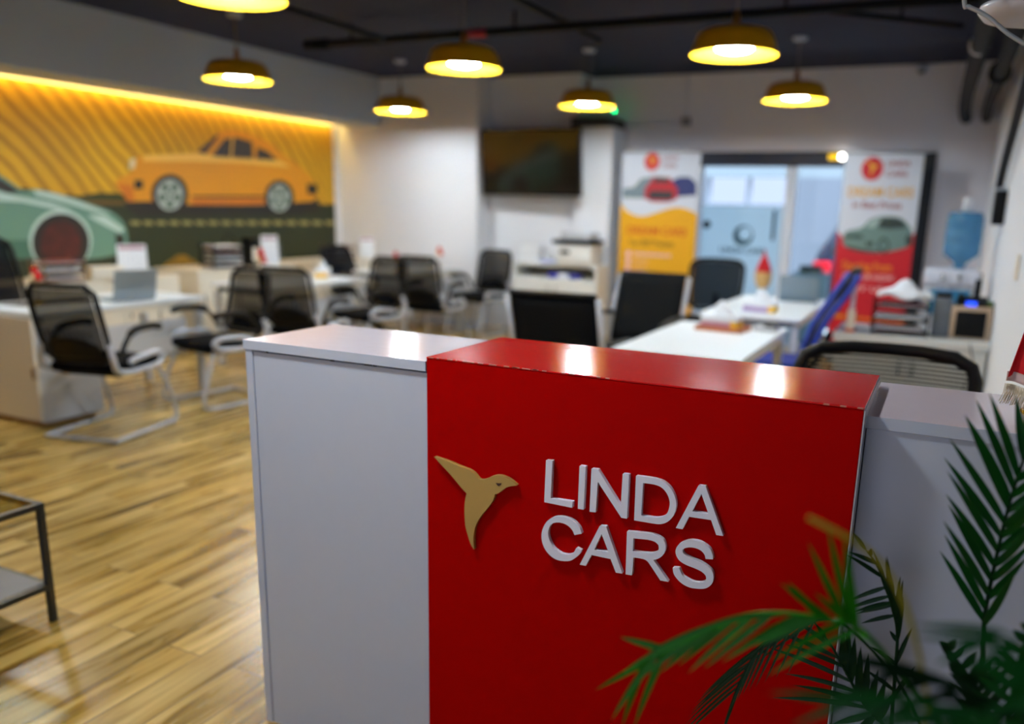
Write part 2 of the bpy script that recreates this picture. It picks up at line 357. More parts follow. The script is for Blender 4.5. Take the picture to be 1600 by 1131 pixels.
# low grey screen and a dark sign by the door outside
mb = MB(); mb.rbox((-1.62, 10.3, 0), (-1.22, 10.5, .82), mat('pale_teal_cabinet', (120, 150, 165), .5), .01); ob = mb.build('outdoor_cabinet'); tag(ob, 'pale teal box cabinet standing outside the clear glass pane', 'cabinet')
mb = MB(); mb.rbox((-1.55, 10.32, .824), (-1.3, 10.46, .9), mat('dark_green_grip', (30, 50, 50), .5), .01); tag(mb.build('storage_box'), 'dark flat box lying on the pale teal cabinet outside', 'box')

# ------------------------------------------------------------------ mural
def mural_mat():
    m = bpy.data.materials.new('printed_yellow_field'); m.use_nodes = True; nt = m.node_tree; b = nt.nodes['Principled BSDF']; L = nt.links.new
    tc = nt.nodes.new('ShaderNodeTexCoord'); mp = nt.nodes.new('ShaderNodeMapping'); mp.inputs['Rotation'].default_value = (math.radians(52), 0, 0); L(tc.outputs['Object'], mp.inputs['Vector'])
    w = nt.nodes.new('ShaderNodeTexWave'); w.bands_direction = 'Z'; w.inputs['Scale'].default_value = 2.5; w.inputs['Distortion'].default_value = 11; w.inputs['Detail'].default_value = 3; w.inputs['Detail Scale'].default_value = .22
    L(mp.outputs[0], w.inputs['Vector'])
    n = nt.nodes.new('ShaderNodeTexNoise'); n.inputs['Scale'].default_value = 1.1; n.inputs['Detail'].default_value = 4; L(tc.outputs['Object'], n.inputs['Vector'])
    rp = nt.nodes.new('ShaderNodeValToRGB'); e = rp.color_ramp.elements; e[0].position = .0; e[0].color = lin((168, 118, 8)); e[1].position = .4; e[1].color = lin((226, 172, 22)); L(w.outputs['Fac'], rp.inputs['Fac'])
    r2 = nt.nodes.new('ShaderNodeValToRGB'); r2.color_ramp.elements[0].position = .35; r2.color_ramp.elements[0].color = (.82, .78, .7, 1); r2.color_ramp.elements[1].position = .65; r2.color_ramp.elements[1].color = (1, 1, 1, 1); L(n.outputs['Fac'], r2.inputs['Fac'])
    mx = nt.nodes.new('ShaderNodeMixRGB'); mx.blend_type = 'MULTIPLY'; mx.inputs['Fac'].default_value = 1; L(rp.outputs[0], mx.inputs['Color1']); L(r2.outputs[0], mx.inputs['Color2'])
    L(mx.outputs[0], b.inputs['Base Color']); b.inputs['Roughness'].default_value = .6; return m
def mz(x, y): return (x / 2.857, 60 + y / 2.857)
def mp(pts, off): return [at_x(*mz(x, y), XM + off) for x, y in pts]
FIELD = mural_mat()
P_GREEN = mat('print_dark_green', (34, 44, 16), .6, noise=.35, nscale=2); P_BROWN = mat('print_brown', (96, 70, 16), .6); P_TREE = mat('print_tree_green', (52, 60, 10), .6, noise=.5, nscale=12)
P_BUSH = mat('print_olive_yellow', (150, 112, 6), .6, noise=.5, nscale=9); P_DASH = mat('print_road_dash', (150, 140, 84), .6); P_SHADOW = mat('print_dark_patch', (26, 22, 20), .6)
P_ORG = mat('print_orange_paint', (224, 146, 2), .5); P_ORGL = mat('print_light_orange', (246, 190, 80), .5); P_ORGD = mat('print_deep_orange', (206, 112, 4), .5); P_BLK = mat('print_black', (24, 20, 20), .6); P_WIN = mat('print_window', (44, 36, 34), .5)
P_ALU = mat('print_alu', (168, 178, 176), .5); P_MINT = mat('print_mint', (98, 138, 122), .5); P_MINTL = mat('print_mint_light', (184, 208, 200), .5); P_MINTD = mat('print_mint_dark', (62, 104, 90), .5)
P_REDW = mat('print_red_wheel', (90, 10, 8), .6, noise=.97, nscale=9); P_CREAM = mat('print_cream', (230, 214, 170), .5)
mb = MB()
mb.poly([[(XM + .004, -2.2, .1), (XM + .004, 8.88, .1), (XM + .004, 8.88, 2.438), (XM + .004, -2.2, 2.438)]], FIELD, ext=(.003, 0, 0))
Ym, Yr = -2.2, 8.88
def band(z0, z1, y0, y1, m, off): mb.poly([[(XM + off, y0, z0), (XM + off, y1, z0), (XM + off, y1, z1), (XM + off, y0, z1)]], m)
treeline = [(XM + .005, -2.2, 1.2)]
y = -2.2
top = []
while y < 8.86:
    top.append((XM + .005, y, 1.50 + .02*math.sin(y*7) + .025*random.random() + (.0 if y < 7.9 else -.04*(y - 7.9)))); y += .06
mb.poly([[(XM + .005, -2.2, 1.2)] + top + [(XM + .005, 8.88, 1.45), (XM + .005, 8.88, 1.2)]], P_TREE)
band(.72, 1.43, -2.2, 8.88, P_GREEN, .006); band(1.41, 1.45, -2.2, 6.3, P_BROWN, .0065); band(.66, .72, -2.2, 8.88, P_BROWN, .006)
bush = [(XM + .007, -2.2, .1)]
y = -2.2
while y < 8.86:
    bush.append((XM + .007, y, .64 + .05*math.sin(y*2.1) + .02*random.random() + .22*math.exp(-((y-6.35)/.32)**2))); y += .06
mb.poly([bush + [(XM + .007, 8.88, .6), (XM + .007, 8.88, .1)]], P_BUSH)
for k in range(17):
    x0 = 580 + 58*k
    if x0 > 1490: break
    mb.poly([mp([(x0, 815), (x0 + 40, 815), (x0 + 48, 832), (x0 + 8, 832)], .009)], P_DASH)
# orange coupe
mb.poly([mp([(560, 730), (1420, 715), (1428, 770), (1330, 785), (620, 792), (560, 760)], .009)], P_SHADOW)
body = [(518, 645), (530, 626), (588, 600), (580, 560), (598, 535), (640, 522), (760, 514), (872, 508), (905, 480), (970, 425), (1010, 411), (1080, 417), (1150, 440), (1205, 468), (1260, 512), (1310, 550), (1365, 592), (1400, 640), (1416, 665), (1416, 705), (1395, 728), (1318, 732), (1190, 742), (850, 742), (700, 728), (570, 728), (548, 690), (522, 662)]
mb.poly([mp(smooth_loop([Vector(p) for p in body], 3), .011)], P_ORG)
mb.poly([mp([(640, 522), (872, 512), (930, 520), (1250, 545), (1300, 575), (1080, 556), (860, 548), (640, 548)], .012)], P_ORGL)
mb.poly([mp([(522, 648), (590, 655), (600, 724), (570, 726), (545, 690)], .012)], P_ORGD)
mb.poly([mp([(858, 742), (1190, 740), (1190, 715), (858, 716)], .012)], P_ORGD)
mb.poly([mp([(880, 506), (968, 428), (976, 440), (918, 516)], .012)], P_WIN)
mb.poly([mp([(945, 524), (1002, 449), (1060, 442), (1125, 462), (1130, 540), (1000, 532)], .012)], P_WIN)
mb.poly([mp([(1147, 485), (1195, 505), (1238, 545), (1145, 540)], .012)], P_WIN)
mb.poly([mp([(1035, 440), (1043, 440), (1036, 535), (1028, 535)], .0125)], P_ORGL)
mb.poly([mp([(858, 702), (1180, 702), (1180, 712), (858, 712)], .0125)], P_BLK)
mb.poly([mp([(600, 632), (638, 632), (638, 672), (600, 672)], .0125)], P_BLK)
mb.poly([mp([(1372, 648), (1416, 652), (1416, 698), (1372, 694)], .0125)], P_BLK)
mb.poly([mp([(580, 540), (606, 536), (600, 580), (578, 585)], .0125)], P_CREAM)
def circ(cx, cy, rx, ry, n=28): return [(cx + rx*math.cos(2*PI*k/n), cy + ry*math.sin(2*PI*k/n)) for k in range(n)]
for cx, cy, rx, ry in ((758, 698, 82, 92), (1247, 712, 66, 80)):
    mb.poly([mp(circ(cx, cy, rx, ry), .013)], P_BLK); mb.poly([mp(circ(cx, cy, rx*.74, ry*.76), .014)], P_ALU); mb.poly([mp(circ(cx, cy, rx*.62, ry*.64), .0145)], mat('print_wheel_green', (70, 96, 76), .5))
    for k in range(5):
        a = 2*PI*k/5 - PI/2; mb.poly([mp([(cx + rx*.62*math.cos(a+d)*r, cy + ry*.62*math.sin(a+d)*r) for r, d in ((.1, -.6), (1, -.25), (1, .25), (.1, .6))], .015)], P_ALU)
# mint green sports car
gb = [(-500, 560), (-300, 520), (-100, 560), (0, 610), (60, 650), (110, 684), (150, 672), (250, 690), (340, 718), (430, 748), (500, 776), (545, 815), (566, 860), (572, 920), (540, 960), (400, 985), (120, 985), (-500, 985)]
mb.poly([mp(smooth_loop([Vector(p) for p in gb], 3), .011)], P_MINT)
mb.poly([mp([(-300, 540), (-100, 575), (0, 625), (95, 686), (30, 690), (-60, 650), (-300, 610)], .012)], P_WIN)
mb.poly([mp([(150, 676), (250, 694), (360, 728), (500, 785), (430, 775), (300, 735), (160, 700)], .012)], P_MINTL)
mb.poly([mp([(-500, 640), (-60, 668), (60, 700), (230, 735), (330, 770), (250, 762), (100, 730), (-500, 700)], .012)], P_MINTL)
mb.poly([mp([(390, 790), (470, 790), (555, 850), (540, 870), (440, 820)], .0125)], P_MINTL)
mb.poly([mp([(515, 870), (555, 880), (548, 940), (520, 940)], .0125)], P_BLK)
mb.poly([mp([(-500, 900), (150, 900), (150, 985), (-500, 985)], .0118)], P_MINTD)
mb.poly([mp(circ(270, 905, 140, 140), .0125)], P_MINTL); mb.poly([mp(circ(272, 912, 128, 130), .013)], P_BLK); mb.poly([mp(circ(272, 915, 92, 100), .014)], P_REDW)
tag(mb.build('wall_mural'), 'wide printed wall mural of an orange coupe and a mint sports car in yellow fields', 'mural')
mb = MB(); mb.box((XM + .045, -2.0, 2.507), (XM + .075, YW - .12, 2.5195), emit('warm_led', (1, .66, .18), 34)); tag(mb.build('led_strip'), 'warm glowing light strip under the soffit above the mural', 'light strip')

# ------------------------------------------------------------------ ceiling pipes
PIPE = mat('black_pipe_paint', (5, 6, 10), .7, spec=.2)
mb = MB(); mb.tube([(-5.4, 6.28, 2.85), (2.4, 6.28, 2.85)], .032, PIPE); mb.tube([(-5.4, 6.28, 2.85), (-5.15, 6.28, 2.85)], .045, PIPE)
pp = mb.build('sprinkler_pipe'); tag(pp, 'long black sprinkler pipe running across the room under the ceiling', 'pipe')
for x in (-4.9, -3.3, -1.2):
    m2 = MB(); m2.tube([(x, 6.28, 2.87), (x, 6.28, 2.999)], .012, PIPE); m2.build('hanger', pp)
m2 = MB(); m2.tube([(-3.72, 6.28, 2.85), (-3.55, 6.28, 2.85)], .036, mat('red_coupling', (150, 12, 40), .5)); m2.build('coupling', pp, label='red pipe coupling')
for nm, x, y0, y1, lab in (('branch_pipe', -4.54, -1.0, 6.24, 'black branch pipe over the white desks by the mural'), ('branch_pipe', -2.95, -1.0, 7.2, 'black branch pipe over the middle of the room')):
    m2 = MB(); m2.tube([(x, y0, 2.92 if x > -4 else 2.85), (x, y1, 2.92 if x > -4 else 2.85)], .024, PIPE); tag(m2.build(nm), lab, 'pipe')
m2 = MB(); m2.tube([(-.95, 6.6, 2.9), (-.1, 7.4, 2.9)], .02, PIPE); m2.tube([(-.5, 7.02, 2.9), (-.5, 7.02, 2.9995)], .012, PIPE); tag(m2.build('branch_pipe'), 'short slanting black pipe near the two thick air conditioning pipes', 'pipe')
m2 = MB(); m2.tube(spline([(.02, YF, 2.47), (.0, 9.3, 2.49), (.0, 8, 2.50), (.05, 5.3, 2.52), (.07, 4.0, 2.55)], 6), .055, PIPE, 14); q = m2.build('insulated_pipe'); tag(q, 'thick black insulated pipe above the water cooler, nearer the door side', 'pipe')
m2 = MB(); m2.tube([(.03, 5.94, 2.52), (.032, 6.0, 2.52)], .062, SILVER, 14); m2.build('clamp', q)
m2 = MB(); m2.tube(spline([(.2, YF, 2.47), (.19, 8.5, 2.49), (.20, 5.5, 2.48), (.21, 4.0, 2.52)], 6), .048, PIPE, 14); q = m2.build('insulated_pipe'); tag(q, 'thick black insulated pipe hugging the corner with the side wall', 'pipe')
m2 = MB(); m2.tube([(.19, 6.85, 2.49), (.19, 6.98, 2.49)], .075, PIPE, 14); m2.build('clamp', q)

# ------------------------------------------------------------------ pendants
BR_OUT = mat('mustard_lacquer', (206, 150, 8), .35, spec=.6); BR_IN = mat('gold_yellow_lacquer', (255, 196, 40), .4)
BULB = emit('bulb_light', (.76, .90, 1.0), 185)
def pendant():
    t = thing('pendant_lamp', '', 'lamp')
    R = .278
    prof = [(.0, .152), (.1, .151), (.17, .146), (.212, .133), (.236, .108), (.25, .075), (.264, .032), (R, 0)]
    mb = MB(); mb.lathe(prof, (0,0,0), BR_OUT, 48)
    mb.lathe([(R, 0), (R - .003, .0)], (0,0,0), BR_OUT, 48); mb.build('shade', t)
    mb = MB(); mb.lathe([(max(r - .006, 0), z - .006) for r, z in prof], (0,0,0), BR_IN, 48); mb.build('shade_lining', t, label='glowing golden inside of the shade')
    mb = MB(); mb.lathe([(0, .25), (.018, .25), (.022, .2), (.03, .16), (.0, .155)], (0,0,0), mat('brass_socket', (170, 110, 20), .4, metal=.4), 20); mb.build('socket', t)
    mb = MB(); mb.tube([(0,0,.25), (0,0,.51)], .006, mat('grey_cord', (110, 100, 90), .6), 8); mb.build('cord', t)
    mb = MB(); mb.lathe([(0, .495), (.055, .495), (.062, .505), (.062, .524), (0, .5265)], (0,0,0), WHITE, 24); mb.build('canopy', t)
    mb = MB()
    mb.lathe([(0, .012), (.07, .015), (.105, .025), (.12, .04), (.112, .06), (.08, .08), (.04, .1), (.02, .128)], (0,0,0), BULB, 24); mb.build('bulb', t)
    return t
PX = [-5.57, -3.36, -1.37]; PY = [3.36, 5.61, 7.96, 1.08]
lab = {(0, 1): 'gold pendant lamp hanging by the mural in front of the grey soffit', (0, 2): 'smallest gold pendant lamp, hanging by the far corner beyond the mural', (1, 0): 'gold pendant lamp cut off by the top edge of the photo',
       (1, 1): 'gold pendant lamp hanging between the television and the mural, below the red pipe coupling', (1, 2): 'gold pendant lamp hanging before the boxed white pilaster near the green light',
       (2, 0): 'gold pendant lamp high above the receptionist chair, out of the frame',
       (0, 0): 'gold pendant lamp above the laptop desk, out of the frame', (2, 3): 'gold pendant lamp above the front of the reception counter, out of the frame',
       (2, 1): 'largest gold pendant lamp, over the near desks', (2, 2): 'gold pendant lamp hanging before the far wall above the red and white banner'}
P0 = pendant(); first = True
for (i, j), l in lab.items():
    loc = (PX[i] - (.06 if (i, j) == (0, 0) else 0), PY[j] - (.12 if (i, j) == (0, 0) else 0), 2.473)
    if first: P0.location = loc; P0['label'] = l; P0['group'] = 'gold pendant lamps'; first = False
    else: dup(P0, loc, random.random(), l, 'gold pendant lamps')

# ------------------------------------------------------------------ reception counter
K = .88                                   # the counter stands a little nearer than 2 m
def kz(z): return CAMZ - (CAMZ - z) * K
RED = mat('red_lacquer', (170, 0, 0), .5, spec=.03, coat=.0); 
def streaky(name, rgb, r0, r1, sx, sy):
    m = mat(name, rgb, r0, spec=.55); nt = m.node_tree; b = nt.nodes['Principled BSDF']; L = nt.links.new
    tc = nt.nodes.new('ShaderNodeTexCoord'); mpn = nt.nodes.new('ShaderNodeMapping'); mpn.inputs['Scale'].default_value = (sx, sy, 1); n = nt.nodes.new('ShaderNodeTexNoise'); n.inputs['Scale'].default_value = 6; n.inputs['Detail'].default_value = 5
    L(tc.outputs['Object'], mpn.inputs[0]); L(mpn.outputs[0], n.inputs['Vector'])
    r = nt.nodes.new('ShaderNodeMapRange'); r.inputs['To Min'].default_value = r0; r.inputs['To Max'].default_value = r1; L(n.outputs['Fac'], r.inputs['Value']); L(r.outputs[0], b.inputs['Roughness'])
    bp = nt.nodes.new('ShaderNodeBump'); bp.inputs['Strength'].default_value = .12; bp.inputs['Distance'].default_value = .002; L(n.outputs['Fac'], bp.inputs['Height']); L(bp.outputs[0], b.inputs['Normal'])
    return m
REDTOP = streaky('red_lacquer_top', (206, 2, 0), .08, .18, 1.5, 14); WTOP = streaky('white_counter_top', (222, 212, 222), .06, .2, 1.5, 10)
REDTOP.node_tree.nodes['Principled BSDF'].inputs['Specular IOR Level'].default_value = .22
EDGE = mat('dark_joint', (90, 90, 100), .7)
cu = thing('reception_counter', 'white end unit of the reception counter beside the red unit', 'counter', (0,0,0))
x0, x1, yf, yb = -1.872*K, -1.2245*K, 1.85*K, 2.262*K
mb = MB(); mb.box((x0 + .025, yf + .006, .0), (x1, yb - .004, kz(1.055)), WHITE); mb.build('body', cu, bevel=.0015)
mb = MB(); mb.box((x0, yf + .002, 0), (x0 + .0235, yb, kz(1.0605)), WHITE); mb.build('side_panel', cu, bevel=.0015)
mb = MB(); mb.box((x0 - .0035, yf - .001, kz(1.061)), (x1, yb, kz(1.088)), WHITE); mb.box((x0 - .0035, yf - .001, kz(1.0881)), (x1, yb, kz(1.0885)), WTOP); mb.build('counter_top', cu, bevel=.0012)
mb = MB()
for xx, w in ((-1.79, .006), (-1.55, .012), (-1.43, .02), (-1.40, .008)): mb.box((xx*K, yf + .002, kz(1.0555)), (xx*K + w, yf + .0055, kz(1.0605)), mat('chipped_board', (70, 60, 60), .9))
mb.build('chipped_edge', cu, kind='stuff', label='dark chips along the underside of the top')
rc = thing('reception_counter', 'glossy red middle unit of the reception counter carrying the white letters', 'counter', (0,0,0))
ry0, ry1 = 1.85*K, 2.268*K; rx0, rx1 = -1.222*K, -.116*K
mb = MB(); mb.box((rx0, ry0, 0), (rx1, ry1, kz(1.0965)), RED); mb.build('body', rc, bevel=.002)
mb = MB(); mb.box((rx0, ry0 - .001, kz(1.0967)), (rx1 + .001, ry1 + .001, kz(1.101)), REDTOP); mb.build('counter_top', rc, bevel=.0015)
mb = MB(); R2 = random.Random(3)
for k in range(26):
    xx = rx0 + .006 + R2.random()**1.5 * .45; mb.box((xx, ry0 - .0012, kz(1.099)), (xx + .004 + R2.random()*.011, ry0 + .0005, kz(1.1013)), mat('worn_edge', (200, 120, 100), .6))
for xx in (-.20, -.165, -.13): mb.box((xx*K, ry0 - .0014, kz(1.098)), (xx*K + .011, ry0 + .0005, kz(1.1012)), mat('worn_edge', (200, 120, 100), .6))
mb.build('worn_edge', rc, kind='stuff', label='pale chips on the front edge of the red top')
mb = MB(); mb.box((rx1 + .0003, ry0 + .0005, 0), (rx1 + .0022, ry1, kz(1.0965)), mat('lilac_white_side', (206, 200, 212), .35)); mb.build('side_panel', rc, label='pale side of the red unit')
wc = thing('reception_counter', 'lower white unit of the reception counter behind the palm, under the fringed flag', 'counter', (0,0,0))
mb = MB(); mb.box((-.098, 1.924*K, 0), (2.47, 2.338*K, kz(1.0405)), WHITE); mb.build('body', wc, bevel=.0015)
mb = MB(); mb.box((-.100, 1.918*K, kz(1.042)), (2.475, 2.342*K, kz(1.0695)), WHITE); mb.box((-.100, 1.918*K, kz(1.0696)), (2.475, 2.342*K, kz(1.070)), mat('white_gloss_top', (216, 200, 208), .12, spec=.6)); mb.build('counter_top', wc, bevel=.0012)
# letters
LETT = mat('white_acrylic', (232, 232, 246), .4)
YL = 1.85*K - .0115
def lz(pts): return [at_y(830 + x/4.919, 700 + y/4.919, YL) for x, y in pts]
LET = {
 'L1': [[(114,93),(163,97),(149,386),(318,412),(314,459),(100,415)]],
 'I': [[(371,136),(418,142),(403,474),(358,466)]],
 'N': [[(463,158),(513,164),(688,445),(703,198),(752,203),(736,543),(692,535),(511,258),(496,494),(448,489)]],
 'D': [[(805,213),(950,235),(1010,255),(1060,295),(1095,350),(1112,410),(1110,470),(1085,530),(1045,568),(995,584),(940,580),(791,555)], [(860,268),(945,280),(1000,302),(1040,345),(1062,400),(1062,450),(1045,500),(1010,528),(950,535),(845,517)]],
 'A': [[(1285,288),(1340,293),(1476,676),(1422,668),(1382,553),(1213,528),(1163,624),(1111,614)], [(1308,352),(1362,505),(1237,487)]],
 'C': [[(388,658),(370,610),(335,570),(290,542),(235,528),(180,530),(130,555),(97,600),(80,655),(83,715),(105,775),(145,825),(195,857),(250,868),(300,865),(340,843),(368,818),(386,785),(345,768),(328,800),(298,819),(255,818),(210,800),(170,765),(145,720),(130,665),(135,620),(155,585),(190,572),(235,575),(280,595),(315,630),(333,668)]],
 'A2': [[(527,597),(575,603),(700,965),(650,957),(610,852),(464,822),(420,905),(373,895)], [(541,660),(594,800),(484,782)]],
 'R': [[(736,640),(905,657),(965,672),(1010,700),(1030,740),(1030,785),(1010,825),(975,850),(938,860),(1055,1028),(992,1017),(905,885),(880,860),(840,848),(785,840),(775,978),(725,970)], [(785,693),(900,705),(950,720),(978,745),(980,775),(965,797),(925,807),(870,805),(780,793)]],
 'S': [[(1397,855),(1393,815),(1370,770),(1330,738),(1280,715),(1220,708),(1170,720),(1130,745),(1110,785),(1115,825),(1140,865),(1190,897),(1260,925),(1310,950),(1340,980),(1345,1005),(1330,1025),(1290,1033),(1240,1025),(1195,1003),(1160,975),(1137,922),(1087,920),(1095,965),(1125,1010),(1165,1045),(1215,1070),(1270,1080),(1330,1080),(1370,1062),(1395,1030),(1400,985),(1390,945),(1355,910),(1300,875),(1240,850),(1185,825),(1165,805),(1163,785),(1180,770),(1215,763),(1260,768),(1305,788),(1332,820),(1340,852)]]}
for k, loops in LET.items():
    mb = MB(); mb.poly([smooth_loop(lz(l), 5, 38) for l in loops], LETT, ext=(0, -.011, 0)); mb.build('letter', rc, bevel=.0008)
def bz(pts): return [at_y(660 + x/5.654, 680 + y/5.654, YL) for x, y in pts]
bird = [(103,190),(210,225),(330,275),(432,318),(495,385),(520,395),(560,388),(600,370),(640,357),(690,357),(740,375),(790,405),(835,443),(770,452),(730,468),(695,495),(670,513),(637,522),(630,560),(605,605),(565,655),(520,710),(485,765),(463,820),(452,880),(450,940),(455,1010),(425,960),(400,880),(380,800),(372,700),(372,620),(380,560),(390,513),(345,465),(250,350),(180,275)]
GOLDB = mat('brushed_gold', (186, 152, 84), .5, metal=.25)
mb = MB(); mb.poly([smooth_loop(bz(bird), 4, 30)], GOLDB, ext=(0, -.011, 0)); be = mb.build('bird_emblem', rc, bevel=.0008, label='gold bird shaped emblem')
mb = MB(); mb.poly([[p - Vector((0, .001, 0)) for p in bz([(650,420),(675,424),(700,422),(694,438),(677,450),(662,440)])]], mat('dark_eye', (60, 24, 14), .6), ext=(0, -.001, 0)); mb.build('eye', be)

# ------------------------------------------------------------------ chairs
def visitor_chair():
    t = thing('visitor_chair', '', 'chair')
    mb = MB()   # seat
    def seat(u, v):
        return None
    mb.rbox((-.235, -.22, .415), (.235, .25, .485), BLACKF, .032, 4); s = mb.build('seat', t)
    def sf(u, v):      # backrest surface: u across, v up
        z = .50 + .47*v; w = .225 + .012*math.sin(v*PI); x = (u*2 - 1) * w
        return Vector((x, -.21 - .13*v + .05*(v-.35)**2 - .035*(1-(u*2-1)**2), z))
    mb = MB(); mb.grid(lambda u, v: sf(.05 + .9*u, .04 + .92*v), 10, 12, MESHB); mb.build('backrest', t)
    ring = [sf(u, 0) for u in (.12, .3, .5, .7, .88)] + [sf(1, v) for v in (.1, .3, .5, .7, .9)] + [sf(u, 1) for u in (.9, .7, .5, .3, .1)] + [sf(0, v) for v in (.9, .7, .5, .3, .1)]
    mb = MB(); mb.tube(ring, .017, BLACKP, 10, closed=True)
    mb.build('back_frame', t)
    mb = MB(); mb.grid(lambda u, v: sf(.1 + .8*u, .03 + .3*v*(1 - .35*(2*u-1)**2)) + Vector((0, -.012, 0)), 12, 4, BLACKP, .006)
    for k in range(9):
        u = .18 + .08*k; mb.tube([sf(u, .3) + Vector((0, -.01, 0)), sf(u, .42 + .03*math.sin(PI*k/8)) + Vector((0, -.01, 0))], .006, BLACKP, 6)
    mb.build('lumbar_support', t)
    for s2 in (-1, 1):
        x = s2*.262
        lp = spline([(x*.9, -.235, .62), (x, -.245, .52), (x, -.20, .44), (x, .0, .425), (x, .17, .44), (x, .2, .49), (x, .12, .515), (x, -.05, .50), (x, -.10, .485)], 5)
        mb = MB(); mb.tube(lp, .019, SILVER, 10); mb.build('arm_bracket', t)
        ap = spline([(x, -.19, .52), (x, -.12, .62), (x, -.04, .68), (x, .12, .69), (x, .2, .675)], 5)
        mb = MB(); mb.tube(ap, [.016]*8 + [.024]*(len(ap)-8), BLACKP, 10); mb.build('armrest', t)
    pth = [(-.22, .19, .42), (-.245, .24, .30), (-.255, .31, .10), (-.25, .30, .03), (-.25, .22, .015), (-.25, -.22, .015), (-.23, -.27, .015), (.23, -.27, .015), (.25, -.22, .015), (.25, .22, .015), (.25, .30, .03), (.255, .31, .10), (.245, .24, .30), (.22, .19, .42)]
    mb = MB(); mb.tube(spline(pth, 4), .0135, SILVER, 10); mb.build('sled_frame', t)
    mb = MB(); mb.box((-.21, -.15, .395), (.21, .2, .413), BLACKP); mb.build('seat_pan', t)
    return t
VG = 'mesh visitor chairs at the desks by the mural'
vc = visitor_chair()
vl = [((-4.80, 3.56, 0), 13, 'black mesh visitor chair nearest the metal side table, seen from behind'),
      ((-4.86, 4.55, 0), 188-18, 'black mesh visitor chair facing the camera, partly behind the white counter end'),
      ((-4.78, 5.45, 0), 8, 'black mesh visitor chair seen from behind, just beyond the first pair of chairs'),
      ((-4.98, 6.52, 0), 172, 'black mesh visitor chair with its open side to the middle desk, facing the camera'),
      ((-4.86, 7.50, 0), 3, 'black mesh visitor chair seen from behind below two small red flags'),
      ((-4.93, 8.60, 0), 171, 'black mesh visitor chair standing alone before the television wall')]
for k, (loc, a, l) in enumerate(vl):
    if k == 0: vc.location = loc; vc.rotation_euler.z = math.radians(a); vc['label'] = l; vc['group'] = VG
    else: dup(vc, loc, math.radians(a), l, VG)
def office_chair(label, net, fabric, loc, rz, top=1.05, w=.25, recline=.16, stripes=False, arms=True):
    t = thing('office_chair', label, 'chair', loc, rz)
    mb = MB(); mb.rbox((-.245, -.23, .43), (.245, .25, .51), fabric, .036, 4); mb.build('seat', t)
    z0 = .56
    def sf(u, v):
        z = z0 + (top - z0)*v; ww = w*(.9 + .1*math.sin(min(v*1.4, 1)*PI/2)); x = (2*u-1)*ww
        return Vector((x, -.22 - recline*v - .05*(1-(2*u-1)**2), z + (.0 - .028*(2*u-1)**4 if v > .6 else 0)))
    mb = MB(); mb.grid(lambda u, v: sf(.04+.92*u, .04+.92*v), 12, 12, net); mb.build('backrest', t)
    r = 4
    ring = [sf(u, 0) for u in (.14, .3, .5, .7, .86)] + [sf(1, v) for v in (.1, .3, .5, .7, .88)] + [sf(.975, .965)] + [sf(u, 1) for u in (.88, .7, .5, .3, .12)] + [sf(.025, .965)] + [sf(0, v) for v in (.88, .7, .5, .3, .1)]
    mb = MB(); mb.tube(ring, .024 if stripes else .018, BLACKP, 12, closed=True); mb.build('back_frame', t)
    mb = MB(); mb.tube(spline([(0, 0, .40), (0, -.2, .42), (0, -.31, .52), (0, -.3 - recline*.3, z0 + .15)], 5), .024, BLACKP); mb.build('back_stem', t)
    if arms:
        for s2 in (-1, 1):
            mb = MB(); mb.tube(spline([(s2*.2, .0, .42), (s2*.29, .0, .45), (s2*.30, .0, .66)], 4), .018, BLACKP); mb.rbox((s2*.30 - .035, -.12, .66), (s2*.30 + .035, .13, .69), BLACKP, .013); mb.build('armrest', t)
    mb = MB(); mb.tube([(0,0,.09), (0,0,.42)], .028, BLACKP); mb.build('gas_column', t)
    mb = MB()
    for k in range(5):
        a = 2*PI*k/5 + .3; mb.tube([(.02*math.cos(a), .02*math.sin(a), .11), (.28*math.cos(a), .28*math.sin(a), .075)], [.028, .016], BLACKP, 8)
    mb.build('star_base', t)
    for k in range(5):
        a = 2*PI*k/5 + .3; m2 = MB(); m2.tube([(.28*math.cos(a) - .02*math.sin(a), .28*math.sin(a) + .02*math.cos(a), .03), (.28*math.cos(a) + .02*math.sin(a), .28*math.sin(a) - .02*math.cos(a), .03)], .03, BLACKP, 12); m2.build('caster', t)
    return t
DNET = mesh_fabric('dense_black_net', (12, 14, 22), .95)
office_chair('large black high-backed office chair behind the white desk with the laptop', DNET, BLACKF, (-6.22, 3.95, 0), math.radians(-82), 1.16, .29)
office_chair('black office chair half hidden behind the farthest visitor chairs near the white wall', DNET, BLACKF, (-6.20, 7.98, 0), math.radians(-95), .98, .24)
office_chair('dark rounded office chair in front of the frosted glass door', DNET, BLACKF, (-1.98, 7.85, 0), math.radians(184), 1.04, .26, .1)
SNET = mesh_fabric('striped_black_net', (24, 26, 28), .8, stripe=.0155)
office_chair('black office chair with striped mesh back standing right behind the counter', SNET, BLACKF, (-.135, 2.98, 0), math.radians(183), 1.02, .30, .05, stripes=True)
bc = office_chair('blue mesh office chair seen from the side, leaning back beside the cabinet', BLUEM, mat('blue_fabric', (10, 40, 140), .9), (-1.03, 5.95, 0), math.radians(96), 1.14, .25, .26, arms=False)
mb = MB()
for xx in (-.285, -.16, .0, .16, .285): mb.tube(spline([(xx, -.27, .6), (xx, -.34, .8), (xx, -.46, 1.0), (xx, -.52, 1.12)], 4), .02, mat('cobalt_rib', (24, 60, 180), .5), 8)
mb.tube(spline([(-.285, -.20, .56), (-.285, -.27, .8), (-.285, -.38, 1.0), (-.285, -.46, 1.14)], 4), .016, mat('cobalt_rib', (24, 60, 180), .5), 8); mb.build('back_ribs', bc, kind='stuff', label='cobalt blue ribs of the back')
